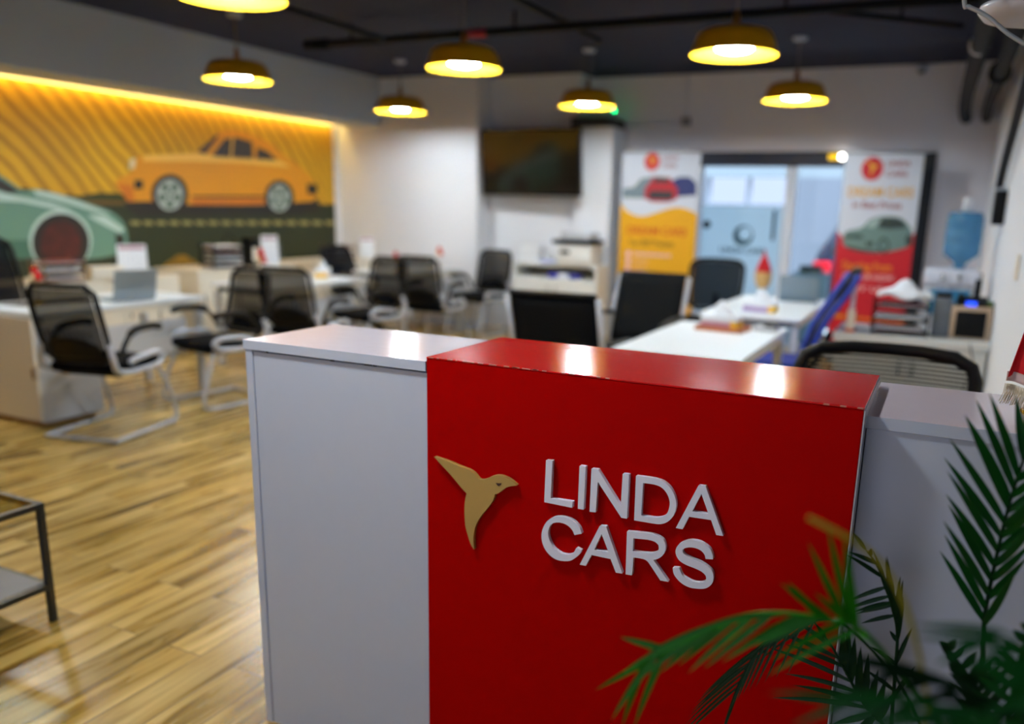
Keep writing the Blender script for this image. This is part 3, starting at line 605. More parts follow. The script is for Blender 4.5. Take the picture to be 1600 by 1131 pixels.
def arm_chair(label, loc, rz, top):
    t = thing('meeting_chair', label, 'chair', loc, rz)
    mb = MB(); mb.rbox((-.26, -.22, .41), (.26, .26, .475), BLACKL, .025, 3); mb.build('seat', t)
    def sf(u, v): return Vector(((2*u-1)*.272, -.22 - .16*v, .47 + (top - .47)*v))
    mb = MB(); mb.grid(sf, 6, 6, BLACKL, .03); mb.build('backrest', t)
    mb = MB(); mb.tube([sf(0, 1) + Vector((-.0, 0, .005)), sf(1, 1) + Vector((0, 0, .005))], .016, BLACKP); mb.build('top_rail', t)
    for s2 in (-1, 1):
        x = s2*.292
        mb = MB(); mb.tube([(x, -.20, .43), (x, -.385, top - .01)], .018, SILVER, 10); mb.build('back_tube', t, label='chrome side tube')
        mb = MB(); mb.tube(spline([(x, -.29, .68), (x*1.08, -.2, .70), (x*1.08, .1, .69), (x*1.08, .22, .655), (x*1.08, .235, .55), (x, .22, .44)], 5), .019, BLACKP, 10); mb.build('armrest', t)
    mb = MB(); mb.tube(spline([(-.28, .22, .44), (-.29, .27, .2), (-.285, .25, .03), (-.28, .18, .015), (-.28, -.24, .015), (.28, -.24, .015), (.28, .18, .015), (.285, .25, .03), (.29, .27, .2), (.28, .22, .44)], 5), .014, CHROME, 10); mb.build('sled_frame', t)
    return t
arm_chair('black meeting chair seen from behind with a chrome tube down its side', (-2.06, 4.80, 0), math.radians(2), 1.0)
arm_chair('black meeting chair turned to the camera beside the near white desk', (-2.10, 6.02, 0), math.radians(176), 1.0)

# ------------------------------------------------------------------ desks
def desk(label, x0, y0, x1, y1, modesty='E', near_legs=True, top=.75):
    t = thing('office_desk', label, 'desk', ((x0+x1)/2, (y0+y1)/2, 0)); w, d = (x1-x0)/2, (y1-y0)/2
    mb = MB(); mb.box((-w, -d, top - .028), (w, d, top), DESKW); mb.build('desk_top', t, bevel=.003)
    for sx in (-1, 1):
        for sy in ((-1, 1) if near_legs else (1,)):
            mb = MB(); cx, cy = sx*(w - .04), sy*(d - .04); mb.box((cx-.025, cy-.025, 0), (cx+.025, cy+.025, top - .06), mat('white_leg_paint', (206, 208, 212), .4)); mb.build('leg', t, bevel=.003)
    mb = MB()
    for sy in (-1, 1): mb.box((-w + .066, sy*(d-.04) - .02, top - .075), (w - .066, sy*(d-.04) + .02, top - .0295), GREYMET)
    for sx in (-1, 1): mb.box((sx*(w-.04)-.02, -d + .0655, top - .075), (sx*(w-.04)+.02, d - .0655, top - .0295), CREAM)
    mb.build('under_frame', t)
    if modesty:
        sx = 1 if modesty == 'E' else -1
        mb = MB(); mb.box((sx*(w-.1)-.009, -d + .12, .30), (sx*(w-.1)+.009, d - .12, top - .16), mat('pale_grey_panel', (198, 200, 206), .5)); mb.build('modesty_panel', t)
        for sy in (-.5, .5):
            mb = MB(); mb.tube([(sx*(w-.1), sy*d, top - .165), (sx*(w-.1), sy*d, top - .03)], .008, GREYMET); mb.build('bracket', t)
    return t
desk1 = desk('white office desk with an open laptop, closest to the side table', -5.92, 3.40, -5.22, 4.78, near_legs=False)
desk('white office desk with a tissue box and calendar below the orange coupe', -5.98, 5.55, -5.28, 6.92)
desk('white office desk at the far end of the row along the mural', -6.0, 7.6, -5.3, 8.85)
desk('near white desk with a wooden tray and tissue box, behind the red counter', -1.61, 4.28, -.89, 5.66, None)
desk('farther white desk holding the tissue box and the pointed red flag stand', -1.65, 6.24, -.89, 7.82, None)
def pedestal(label, x0, y0, x1, y1, z, front='E', m=CREAM, n=3, name='drawer_pedestal', cat='cabinet', kick=True):
    t = thing(name, label, cat, ((x0+x1)/2, (y0+y1)/2, 0)); w, d = (x1-x0)/2, (y1-y0)/2
    mb = MB(); mb.box((-w, -d, .05), (w, d, z - .02), m); mb.box((-w+.02, -d+.02, 0), (w-.02, d-.02, .05), m); mb.build('body', t, bevel=.002)
    mb = MB(); mb.box((-w-.004, -d-.004, z - .0195), (w+.004, d+.004, z), m); mb.build('top_board', t, bevel=.002)
    for k in range(n):
        h0 = .06 + (z - .09)/n*k; h1 = .06 + (z - .09)/n*(k+1) - .006
        mb = MB()
        if front == 'E': mb.box((w + .001, -d + .004, h0), (w + .016, d - .004, h1), m)
        elif front == 'S': mb.box((-w + .004, -d - .016, h0), (w - .004, -d - .001, h1), m)
        dd = mb.build('drawer', t, bevel=.002); mb = MB()
        if front == 'E': mb.tube([(w + .028, -.05, (h0+h1)/2), (w + .028, .05, (h0+h1)/2)], .005, GREYMET); mb.box((w + .016, -.055, (h0+h1)/2-.004), (w + .03, -.047, (h0+h1)/2+.004), GREYMET); mb.box((w + .016, .047, (h0+h1)/2-.004), (w + .03, .055, (h0+h1)/2+.004), GREYMET)
        else: mb.tube([(-.05, -d - .028, (h0+h1)/2), (.05, -d - .028, (h0+h1)/2)], .005, GREYMET); mb.box((-.055, -d-.03, (h0+h1)/2-.004), (-.047, -d-.016, (h0+h1)/2+.004), GREYMET); mb.box((.047, -d-.03, (h0+h1)/2-.004), (.055, -d-.016, (h0+h1)/2+.004), GREYMET)
        mb.build('handle', dd)
    return t
# closed near end of the first desk
PG = mat('pale_grey_panel', (198, 200, 206), .5)
D1 = Vector((-5.57, 4.09, 0))
def dbox(lo, hi, m, name, **k):
    mb = MB(); mb.box(Vector(lo) - D1, Vector(hi) - D1, m); return mb.build(name, desk1, bevel=.002, **k)
dbox((-5.955, 3.36, .045), (-5.215, 3.385, .719), CREAM, 'end_panel')
dbox((-5.94, 3.386, .03), (-5.24, 3.80, .672), CREAM, 'pedestal')
dbox((-5.239, 3.386, .03), (-5.214, 3.82, .672), PG, 'side_panel')
dbox((-5.93, 3.39, 0), (-5.25, 3.78, .0295), mat('brown_plinth', (150, 110, 60), .6), 'plinth')
dbox((-5.238, 3.347, .33), (-5.226, 3.3595, .40), mat('brass_lock', (150, 110, 40), .3, metal=1), 'lock')
# side boards along the mural
for k, (y0, y1, l) in enumerate(((3.9, 5.75, 'low cream sideboard under the mint sports car, full of papers'), (5.98, 7.35, 'low cream sideboard under the orange coupe, with a black tray on top'), (7.75, 8.95, 'low cream sideboard in the far corner under the mural end'))):
    z = .78 if k == 0 else .80
    t = thing('sideboard', l, 'sideboard', (-6.88, (y0+y1)/2, 0)); d = (y1-y0)/2
    mb = MB(); mb.box((-.33, -d, .05), (.27, d, z-.02), CREAM); mb.build('body', t, bevel=.002)
    mb = MB(); mb.box((-.32, -d+.02, 0), (.25, d-.02, .0495), CREAM); mb.build('plinth', t)
    mb = MB(); mb.box((-.335, -d-.005, z-.0195), (.28, d+.005, z), CREAM); mb.build('top_board', t, bevel=.002)
    for q in range(3):
        a = -d + .006 + q*(2*d-.006)/3; mb = MB(); mb.box((.2705, a, .06), (.288, a + (2*d)/3 - .012, z - .03), CREAM); dd = mb.build('door', t, bevel=.002)
        mb = MB(); mb.tube([(.296, a + .05, z*.55), (.296, a + .05, z*.7)], .008, GREYMET); mb.build('handle', dd)
def laptop(label, loc, rz, m):
    t = thing('laptop', label, 'laptop', loc, rz)
    mb = MB(); mb.rbox((-.165, -.11, 0), (.165, .11, .016), m, .004); mb.build('base', t)
    mb = MB(); mb.rbox((-.165, 0, 0), (.165, .008, .225), m, .004); o = mb.build('screen', t); o.location = (0, .112, .012); o.rotation_euler = (math.radians(-14), 0, 0)
    return t
LAPM = mat('silver_blue_aluminium', (150, 162, 172), .35, metal=.4)
laptop('open silver laptop turned away, on the first white desk', (-5.46, 4.26, .751), math.radians(-98), LAPM)
laptop('open pale grey laptop on the farther desk before the clear glass pane', (-1.13, 7.62, .751), math.radians(188), mat('pale_blue_laptop', (120, 140, 158), .4))
def calendar(label, loc, rz, w=.24, h=.29):
    t = thing('desk_calendar', label, 'calendar', loc, rz)
    for s2 in (-1, 1):
        mb = MB(); mb.box((-w/2, -.0015, 0), (w/2, .0015, h), PAPER); o = mb.build('page', t); o.location = (0, s2*.035, .002); o.rotation_euler = (s2*math.radians(6.8), 0, 0)
        if s2 < 0:
            mb = MB(); mb.box((-w/2 + .012, -.0022, h*.85), (w/2 - .012, -.0016, h*.96), mat('faded_red_print', (170, 120, 140), .7))
            for r in range(6): mb.box((-w/2+.015, -.0022, h*.08 + r*h*.125), (w/2-.015, -.0016, h*.085 + r*h*.125), mat('grey_print', (170, 176, 188), .7))
            for r in range(6): mb.box((-w/2+.03 + r*.035, -.0022, h*.06), (-w/2+.032 + r*.035, -.0016, h*.8), mat('grey_print', (170, 176, 188), .7))
            mb.build('printed_grid', o)
    return t
calendar('white tent calendar with a red heading, standing on the nearest sideboard', (-6.66, 5.30, .781), math.radians(62))
calendar('narrow white tent calendar on the sideboard under the orange coupe', (-6.68, 7.05, .801), math.radians(60), .18, .32)
calendar('pale small calendar standing by the far white corner wall', (-6.7, 8.80, .801), math.radians(50), .18, .26)
def tray_stack(label, loc, rz, n, frame, w=.33, d=.25, gap=.065, top_m=PAPER):
    t = thing('letter_tray', label, 'tray', loc, rz)
    for sx in (-1, 1):
        for sy in (-1, 1): mb = MB(); mb.box((sx*w/2-.006, sy*d/2-.006, 0), (sx*w/2+.006, sy*d/2+.006, gap*n), frame); mb.build('post', t)
    for k in range(n):
        mb = MB(); z = .012 + gap*k; mb.box((-w/2+.007, -d/2+.007, z), (w/2-.007, d/2-.007, z+.005), frame); mb.box((-w/2+.007, -d/2+.0, z+.0052), (w/2-.007, -d/2+.006, z+.018), frame); sh = mb.build('shelf', t)
        mb = MB(); R3 = random.Random(k + n)
        for q in range(3):
            a = R3.uniform(-.01, .01); mb.box((-w/2+.02+a, -d/2+.008, z+.006+.009*q), (w/2-.025+a, d/2-.02, z+.0135+.009*q), (PAPER, mat('maroon_file', (110, 24, 36), .6), PAPER)[(q + k) % 3])
        mb.build('papers', t)
    return t
BRN = mat('brown_mesh_tray', (96, 66, 44), .6)
tray_stack('brown letter tray stack with red files on the nearest sideboard', (-6.72, 4.62, .781), math.radians(80), 3, BRN)
tray_stack('black letter tray on the sideboard under the orange coupe', (-6.72, 6.42, .801), math.radians(75), 4, BLACKP, .34, .26, .062)
tray_stack('brown letter tray in the far corner before the white wall', (-6.80, 8.36, .801), math.radians(70), 3, BRN)
mb = MB(); mb.rbox((-.13, -.09, 0), (.13, .09, .11), CREAM, .004); o = mb.build('paper_box', loc=(-6.66, 5.02, .781)); o.rotation_euler.z = 1.2; tag(o, 'small cream box between the brown trays and the white calendar', 'box')
t = thing('ring_binder', 'dark upright ring binder beside the narrow white calendar', 'binder', (-6.72, 6.80, .801), math.radians(70))
mb = MB(); mb.box((-.035, -.12, 0), (.035, .12, .30), BLACKP); mb.build('cover', t); mb = MB(); mb.box((-.028, -.121, .06), (.028, -.1205, .2), CREAM); mb.build('spine_label', t)
t = thing('table_clip_lamp', 'black round topped wire stand rising behind the black letter tray', 'stand', (-6.9, 6.62, .801)); mb = MB(); mb.lathe([(0, 0), (.06, 0), (.06, .012), (0, .014)], (0,0,0), BLACKP, 20); mb.build('base', t)
mb = MB(); mb.tube(spline([(0,0,.01), (0,-.02,.2), (0,.04,.33), (0,.12,.31), (0,.16,.22)], 5), .01, BLACKP); mb.build('stem', t)
def tissue(label, loc, rz, print_m, w=.24, d=.12, h=.085, tray=False):
    t = thing('tissue_box', label, 'tissue box', loc, rz)
    mb = MB(); mb.rbox((-w/2, -d/2, 0), (w/2, d/2, h), PAPER, .003, 2); mb.build('carton', t)
    mb = MB(); mb.box((-w/2-.0012, -d/2-.0012, .004), (w/2+.0012, d/2+.0012, h*.5), print_m); mb.box((w*.32, -d/2-.0022, .004), (w/2+.0022, d/2+.0022, h*.6), mat('yellow_print', (240, 190, 50), .6)); mb.build('printed_band', t)
    mb = MB(); R3 = random.Random(5)
    def tf(u, v):
        a = 2*PI*u; r = (.055*(1-v)**.8 + .006)*(1 + .28*math.sin(3*a + 4*v)); return (r*1.2*math.cos(a), r*.6*math.sin(a), h + .001 + .085*v + .01*math.sin(2*a)*v)
    mb.grid(tf, 18, 7, PAPER); mb.build('tissue', t)
    return t
LIL = mat('lilac_print', (160, 140, 190), .6)
t = thing('wooden_tray', 'flat orange-brown wooden tray under the tissue box on the near desk', 'tray', (-1.25, 5.36, .751), math.radians(-6))
mb = MB(); WD = mat('orange_wood', (186, 108, 62), .5, noise=.2); mb.box((-.15, -.1, 0), (.15, .1, .012), WD); mb.build('bottom', t)
mb = MB(); mb.box((-.155, -.105, .0), (.155, -.1005, .028), WD); mb.box((-.155, .1005, 0), (.155, .105, .028), WD); mb.box((-.155, -.1004, 0), (-.1505, .1004, .028), WD); mb.box((.1505, -.1004, 0), (.155, .1004, .028), WD); mb.build('rim', t)
tissue('lilac and yellow tissue box standing in the wooden tray on the near desk', (-1.26, 5.36, .7645), math.radians(-6), mat('rose_print', (190, 130, 150), .6))
tissue('lilac and yellow tissue box lying on the farther desk, below the flag stand', (-1.25, 6.56, .751), math.radians(-5), LIL)
tissue('white tissue box on the middle desk by the mural', (-5.66, 6.70, .751), math.radians(-60), mat('pale_blue_print', (200, 206, 216), .6))
t = thing('card_reader', 'small grey and black desk phone beside the wooden tray', 'phone', (-1.0, 5.50, .751), math.radians(-12)); mb = MB(); mb.rbox((-.075, -.05, 0), (.075, .05, .03), mat('pale_grey_plastic', (180, 184, 190), .4), .008); mb.build('body', t)
mb = MB(); mb.rbox((.0, -.045, .031), (.065, .03, .048), BLACKP, .006); mb.build('handset', t)
mb = MB()
for k, (dx, dy, a) in enumerate(((0, 0, .1), (.03, .02, .3), (-.02, .04, -.1))):
    mb.box((-.105, -.15, .0012*k), (.105, .15, .0012*k + .001), PAPER, Matrix.Translation((dx, dy, 0)) @ Matrix.Rotation(a, 4, 'Z'))
tag(mb.build('paper_sheets', loc=(-1.28, 7.12, .7512)), 'loose white paper sheets on the farther desk behind the tissue box', 'paper')
mb = MB()
for k, (dx, dy, a) in enumerate(((0, 0, .1), (.05, .22, -.2))):
    mb.box((-.12, -.16, .004*k), (.12, .16, .004*k + .0035), mat('dark_folder', (52, 44, 44), .6), Matrix.Translation((dx, dy, 0)) @ Matrix.Rotation(a, 4, 'Z'))
tag(mb.build('document_folder', loc=(-5.72, 3.72, .7512)), 'dark document folders lying on the laptop desk', 'folder')
# small table flags
def table_flag(label, loc, rz, h=.28, s=1.0):
    t = thing('table_flag', label, 'flag', loc, rz)
    mb = MB(); mb.lathe([(0, 0), (.035, 0), (.035, .012), (.008, .02), (0, .02)], (0,0,0), mat('gold_metal', (210, 170, 80), .25, metal=1), 20); mb.build('base', t)
    mb = MB(); mb.tube([(0,0,.018), (0,0,h)], .004, mat('gold_metal', (210, 170, 80), .25, metal=1), 8); mb.build('pole', t)
    def cl(u, v):
        w = .02 + .045*(1-v)*s; return ((2*u-1)*w + .004*math.sin(9*u+3*v), -.008 + .012*math.sin(7*u), h - .01 - (1-v)*.16*s)
    mb = MB(); mb.grid(cl, 10, 8, REDF, .0012); mb.build('cloth', t)
    mb = MB(); mb.grid(lambda u, v: Vector(cl(u*.55, v*.45)) + Vector((0, -.004, 0)), 6, 4, mat('cream_cloth', (230, 205, 160), .8), .001); mb.build('white_band', t, label='pale lower corner of the cloth')
    return t
table_flag('small red table flag above the chair closest to the side table', (-5.62, 3.70, .751), .4, .27, .55)
table_flag('small red and white table flag on the middle desk by the black tray', (-5.55, 5.75, .751), .3, .33, .8)
table_flag('small red table flag between the two far mesh chairs', (-5.46, 7.68, .751), .2, .24, .6)
table_flag('small red table flag before the white wall behind the far mesh chair', (-5.45, 8.55, .751), .2, .26, .6)
tf = thing('flag_stand', 'pointed red and gold flag bundle on the farther desk before the glass door', 'flag', (-1.46, 7.66, .751))
mb = MB(); mb.lathe([(0, 0), (.06, 0), (.065, .02), (.05, .05), (.02, .09), (0, .09)], (0,0,0), mat('pale_blue_glass_base', (190, 215, 225), .2), 24); mb.build('base', tf)
def fl(u, v):
    a = 2*PI*u; r = (.082*math.sin(PI*min(1, .12 + v*.95))**.8*(1-v)**.55 + .006)*(1 + .12*math.sin(5*a)); return (r*math.cos(a), r*math.sin(a), .09 + .34*v)
mb = MB(); mb.grid(lambda u, v: fl(u, v*.42), 24, 8, mat('gold_fringe_cloth', (214, 170, 110), .8)); mb.build('fringe', tf, label='tan gold fringe')
mb = MB(); mb.grid(lambda u, v: fl(u, .42 + v*.58), 24, 10, REDF); mb.build('cloth', tf)

# ------------------------------------------------------------------ TV, its cabinet, printer
tv = thing('television', 'flat black television hung high between white wall and pilaster', 'television', (-4.50, 9.02, 2.0))
mb = MB(); mb.rbox((-.66, -.02, -.375), (.66, .03, .375), mat('gloss_black_bezel', (12, 12, 14), .25), .006, 2); mb.build('bezel', tv)
mb = MB(); mb.box((-.635, -.0225, -.345), (.635, -.0205, .35), mat('dark_screen', (20, 14, 10), .1, spec=1.0)); mb.build('screen', tv)
mb = MB(); mb.box((-.12, .031, -.12), (.12, .225, .12), BLACKP); mb.build('wall_bracket', tv)
tv.rotation_euler = (math.radians(5), 0, math.radians(-3))
for xx, l in ((-4.1, 'thin pale cable trailing below the television'),):
    mb = MB(); mb.tube(spline([(xx, 9.16, 1.68), (xx, 9.27, 1.4), (xx + .02, 9.28, 1.2)], 5), .006, GREYW, 8); tag(mb.build('cable'), l, 'cable')
tc = thing('open_shelf_cabinet', 'white cabinet with an open slot, standing under the television', 'cabinet', (-4.065, 8.98, 0))
CW = mat('white_cabinet', (224, 224, 220), .45)
mb = MB(); mb.box((-.51, -.2, .05), (.55, .2, .70), CW); mb.build('body', tc, bevel=.002)
mb = MB(); mb.box((-.51, -.2, .835), (.55, .2, .865), CW); mb.build('top_board', tc, bevel=.002)
for xa in (-.51, .52):
    mb = MB(); mb.box((xa, -.2, .7005), (xa + .03, .2, .8345), CW); mb.build('side_panel', tc)
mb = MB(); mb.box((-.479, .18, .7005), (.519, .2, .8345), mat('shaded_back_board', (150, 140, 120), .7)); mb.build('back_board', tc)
for k in range(2):
    mb = MB(); mb.box((-.505 + .51*k, -.218, .06), (.0 + .515*k, -.2005, .69), CW); d = mb.build('door', tc, bevel=.002); mb = MB(); mb.tube([(-.05 + .1*k, -.23, .5), (-.05 + .1*k, -.23, .62)], .006, GREYMET); mb.build('handle', d)
for k, (xx, c, l) in enumerate(((.0, (40, 50, 170), 'blue folded pack in the open slot under the television'), (.13, (225, 228, 240), 'white folded pack in the slot between two blue ones'), (.27, (40, 46, 150), 'blue and white pack at the printer end of the slot'))):
    mb = MB(); mb.rbox((-.06, -.07, 0), (.06, .07, .055), mat('pack_%d' % k, c, .5), .012); tag(mb.build('folded_pack', loc=(-4.08 + xx, 8.87, .7015)), l, 'pack')
pr = thing('printer', 'white office printer with a black output tray on the cabinet', 'printer', (-3.80, 8.93, .866))
mb = MB(); mb.rbox((-.21, -.17, 0), (.21, .2, .23), CW, .015); mb.build('body', pr)
mb = MB(); mb.rbox((-.27, -.19, .231), (.24, .18, .275), BLACKP, .012); mb.build('output_tray', pr)
mb = MB(); mb.rbox((-.19, -.13, .276), (.17, .17, .36), mat('pale_grey_plastic', (180, 184, 190), .4), .015); mb.build('scanner_lid', pr)
mb = MB(); mb.rbox((-.17, -.178, .12), (-.05, -.171, .16), BLACKP, .003); mb.build('control_panel', pr)
mb = MB()
for k in range(9): mb.box((-.13, -.1, .02*k), (.13, .1, .02*k + .018), PAPER, Matrix.Rotation(.03*((k*7) % 5 - 2), 4, 'Z'))
tag(mb.build('paper_stack', loc=(-4.42, 8.98, .866)), 'tall stack of white paper reams beside the printer', 'paper')
mb = MB(); mb.rbox((-.08, -.05, 0), (.08, .05, .035), mat('lilac_pack', (160, 170, 220), .5), .008); tag(mb.build('tissue_pack', loc=(-4.16, 8.86, .866)), 'small lilac packet between the paper stack and the printer', 'pack')

# ------------------------------------------------------------------ banners
def banner(label, X0, X1, Z1, Z0, Y, lean):
    t = thing('roll_up_banner', label, 'banner', ((X0+X1)/2, Y, 0)); w = (X1-X0)/2
    mb = MB(); mb.rbox((-w-.02, -.06, .0), (w+.02, .06, .07), mat('alu_base', (190, 192, 196), .35, metal=.5), .012); mb.build('base', t)
    mb = MB(); mb.tube([(0, .03, .07), (0, .03, Z1 - .01)], .009, GREYMET); mb.build('support_pole', t)
    mb = MB(); mb.rbox((-w, -.012, Z1 - .012), (w, .012, Z1 + .012), GREYMET, .004); mb.build('top_rail', t)
    return t, w
WH = mat('banner_white', (204, 210, 222), .55); YE = mat('banner_yellow', (226, 164, 0), .55); RE = mat('banner_red', (196, 4, 34), .55); MAR = mat('banner_maroon', (140, 14, 40), .55); GOL = mat('banner_gold', (218, 160, 0), .55); ORA = mat('banner_orange', (226, 128, 10), .55); PK = mat('banner_pink_white', (236, 190, 190), .55)
SMALLB = [(bx, by) for bx, by in bird]
def logo(mb, T, cx, cz, r, off, txt_m=MAR, tw=.17):
    mb.poly([[T(cx + r*.9*math.cos(2*PI*k/32), cz + r*math.sin(2*PI*k/32), off) for k in range(32)]], RE)
    mb.poly([[T(cx + (x - 470)/830*r*1.15, cz - (y - 560)/830*r*1.5, off + .001) for x, y in bird]], GOL)
    for s, dz in (('LINDA', r*.22), ('CARS', -r*.62)):
        v, f = text_mesh(s, r*.62, txt_m, 0, lambda x, z: T(cx + r*1.15 + x, cz + dz + z, off), width=tw * (1 if s == 'LINDA' else .9)); mb.add(v, f, txt_m)
# left yellow one
X0, X1, Yb = -3.42, -2.52, 9.2
t, w = banner('yellow and white roll-up banner with a red car, beside the pilaster', X0, X1, 2.13, 0, Yb, 0)
def T(x, z, off): return (x, -.014 - off, z)
mb = MB(); mb.box((-w, -.0135, .06), (w, -.0125, 2.12), WH)
wave = [(-w, 1.56), (-w+.08, 1.48), (-w+.2, 1.43), (-w+.3, 1.43), (-w+.45, 1.475), (-w+.6, 1.525), (-w+.72, 1.53), (-w+.85, 1.49), (w, 1.45)]
mb.poly([[T(x, z, .001) for x, z in [(-w, .07)] + [(p.x, p.y) for p in spline([Vector(p) for p in wave], 5)] + [(w, .07)]]], YE)
logo(mb, T, -.1, 2.02, .10, .002, tw=.19)
BL = mat('banner_car_blue', (24, 44, 110), .5); BK = mat('banner_car_dark', (40, 42, 54), .5); RD = mat('banner_car_red', (170, 16, 40), .5)
mb.poly([[T(x, 1.585 + (z - 1.31)*.72, .0015) for x, z in ((-.43, 1.36), (-.44, 1.5), (-.3, 1.53), (-.22, 1.66), (-.05, 1.70), (.1, 1.68), (.15, 1.6), (.15, 1.36))]], mat('banner_car_grey', (110, 130, 145), .5))
mb.poly([[T(x, 1.585 + (z - 1.31)*.72, .0018) for x, z in ((.12, 1.38), (.12, 1.62), (.22, 1.69), (.34, 1.69), (.42, 1.6), (.43, 1.42))]], BL)
mb.poly([[T(x, 1.585 + (z - 1.31)*.72, .0022) for x, z in ((-.17, 1.36), (-.17, 1.52), (-.13, 1.57), (-.08, 1.68), (.12, 1.68), (.17, 1.57), (.21, 1.52), (.21, 1.36), (.12, 1.31), (-.08, 1.31))]], RD)
mb.poly([[T(x, 1.585 + (z - 1.31)*.72, .0026) for x, z in ((-.08, 1.60), (-.05, 1.67), (.09, 1.67), (.12, 1.60))]], BK); mb.poly([[T(x, 1.585 + (z - 1.31)*.72, .0026) for x, z in ((-.12, 1.35), (-.12, 1.48), (.16, 1.48), (.16, 1.35))]], BK)
for s, m, x, z, sz, wd in (('DREAM CARS', mat('banner_rust', (200, 84, 10), .5), -.36, 1.225, .12, .70), ('Your BEST Products', mat('banner_olive', (110, 84, 0), .5), -.33, 1.10, .09, .53)):
    v, f = text_mesh(s, sz, m, 0, lambda a, b: T(x + a, z + b, .002), width=wd); mb.add(v, f, m)
for k, (wx, hz) in enumerate(((.46, .035), (.2, .014), (.2, .012))):
    zz = 1.0 - .085*k
    mb.poly([[T(-.33 + .035*math.cos(2*PI*q/16), zz + .035*math.sin(2*PI*q/16), .002) for q in range(16)]], PK)
    for q in range(int(wx/.045)):
        mb.poly([[T(a, b, .002) for a, b in ((-.26 + .045*q, zz - hz/2), (-.228 + .045*q, zz - hz/2), (-.228 + .045*q, zz + hz/2), (-.26 + .045*q, zz + hz/2))]], PK)
mb.build('printed_sheet', t)
# right red one
X0, X1 = -1.03, -.30
t, w = banner('red and white roll-up banner with a grey hatchback, beside the water cooler', X0, X1, 2.11, 0, Yb, 0)
cxm = (X0 + X1)/2
def TB(pts, off):  # traced on the banner's own plane
    out = []
    for x, y in pts:
        p = at_y(1280 + x/4.71, 220 + y/4.71, Yb - .014 - off); out.append((p.x - cxm, p.y - Yb, p.z))
    return out
mb = MB(); mb.box((-w, -.0135, .06), (w, -.0125, 2.10), WH)
mb.poly([[T(-w, .07, .001)] + [T(-w + 2*w*k/10, 1.325 - .19*math.sin(PI*k/10)**.8 + .02*k/10, .001) for k in range(11)] + [T(w, .07, .001)]], RE)
mb.poly([[T(w*.2 - w*1.2, .4, .0014)] + [T(-w + 2*w*k/10, .50 - .03*math.sin(PI*k/10), .0014) for k in range(11)] + [T(w, .47, .0014), T(w, .44, .0014), T(-w, .45, .0014)]], ORA)
logo(mb, T, -.10, 1.955, .115, .002, tw=.22)
for s, m, x, z, sz, wd in (('DREAM CARS', GOL, -.31, 1.685, .13, .62), ('In Best Prices', MAR, -.25, 1.575, .085, .46), ('Starting from', ORA, -.29, .95, .13, .48)):
    v, f = text_mesh(s, sz, m, 0, lambda a, b: T(x + a, z + b, .002), width=wd); mb.add(v, f, m)
for s, z, wd in (('CALL US NOW', .86, .5), ('VISIT US', .74, .42)):
    v, f = text_mesh(s, .07, PK, 0, lambda a, b: T(-.28 + a, z + b, .002), width=wd); mb.add(v, f, PK)
GC = mat('banner_car_teal', (96, 128, 130), .5); GD = mat('banner_car_teal_dark', (34, 52, 54), .5); GL = mat('banner_car_teal_light', (150, 176, 178), .5)
mb.poly([TB(smooth_loop([Vector(p) for p in [(172,740),(180,690),(215,660),(310,640),(360,590),(420,562),(500,555),(590,565),(640,600),(680,660),(685,740),(660,775),(610,795),(520,815),(440,828),(320,820),(220,795),(185,775)]], 3), .002)], GC)
mb.poly([TB([(340,632),(375,595),(425,572),(455,570),(440,600),(400,640)], .0026)], GL)
mb.poly([TB([(430,640),(455,575),(520,566),(590,575),(635,615),(640,640),(520,650)], .0026)], GD)
mb.poly([TB([(185,690),(300,690),(335,712),(300,720),(190,712)], .0026)], GD); mb.poly([TB([(190,770),(330,800),(450,815),(430,826),(320,820),(215,795)], .0026)], GD)
mb.poly([TB(circ(475, 770, 42, 58, 24), .0028)], GD); mb.poly([TB(circ(475, 770, 26, 40, 20), .003)], GC); mb.poly([TB(circ(660, 735, 24, 45, 20), .0028)], GD)
mb.poly([TB([(340,745),(400,740),(395,775),(345,775)], .0026)], GD)
mb.build('printed_sheet', t)

# ------------------------------------------------------------------ right hand cabinet and its load
t = thing('low_cabinet', 'long low white cabinet against the side wall, loaded with trays and a speaker', 'cabinet', (-.145, 6.02, 0))
mb = MB(); mb.box((-.45, -.26, .05), (.45, .28, .70), CW); mb.box((-.44, -.24, 0), (.44, .26, .05), CW); mb.build('body', t, bevel=.002)
mb = MB(); mb.box((-.462, -.285, .7005), (.462, .29, .75), CW); mb.build('top_board', t, bevel=.003)
for k in range(2):
    mb = MB(); mb.box((-.448 + .45*k, -.279, .06), (-.002 + .45*k, -.2605, .69), CW); d = mb.build('door', t, bevel=.002)
    mb = MB(); mb.tube([(-.04 + .08*k, -.292, .5), (-.04 + .08*k, -.292, .6)], .006, GREYMET); mb.build('handle', d)
tr = tray_stack('black letter tray stack piled with crumpled white papers on the low cabinet', (-.215, 5.93, .751), 0, 3, BLACKP, .33, .26, .078)
mb = MB()
for k in range(3):
    mb.box((-.15, -.12, .255 + .0), (-.09, .0, .256), PAPER)
def crum(u, v): return ((u-.5)*.33, (v-.5)*.25, .238 + .085*math.exp(-((u-.45)*3.2)**2 - ((v-.5)*3)**2) + .02*math.sin(9*u)*math.cos(7*v))
mb = MB(); mb.grid(crum, 16, 12, PAPER, .02); tag(mb.build('crumpled_paper', loc=(-.205, 5.93, .766)), 'heap of crumpled white paper on top of the black letter trays', 'paper')
mb = MB(); mb.rbox((-.055, -.1, 0), (.055, .1, .25), mat('slate_grey_plastic', (96, 104, 116), .4), .012); o = mb.build('tower_case', loc=(.025, 5.98, .751)); tag(o, 'slate grey upright case with a black cap between trays and speaker', 'case')
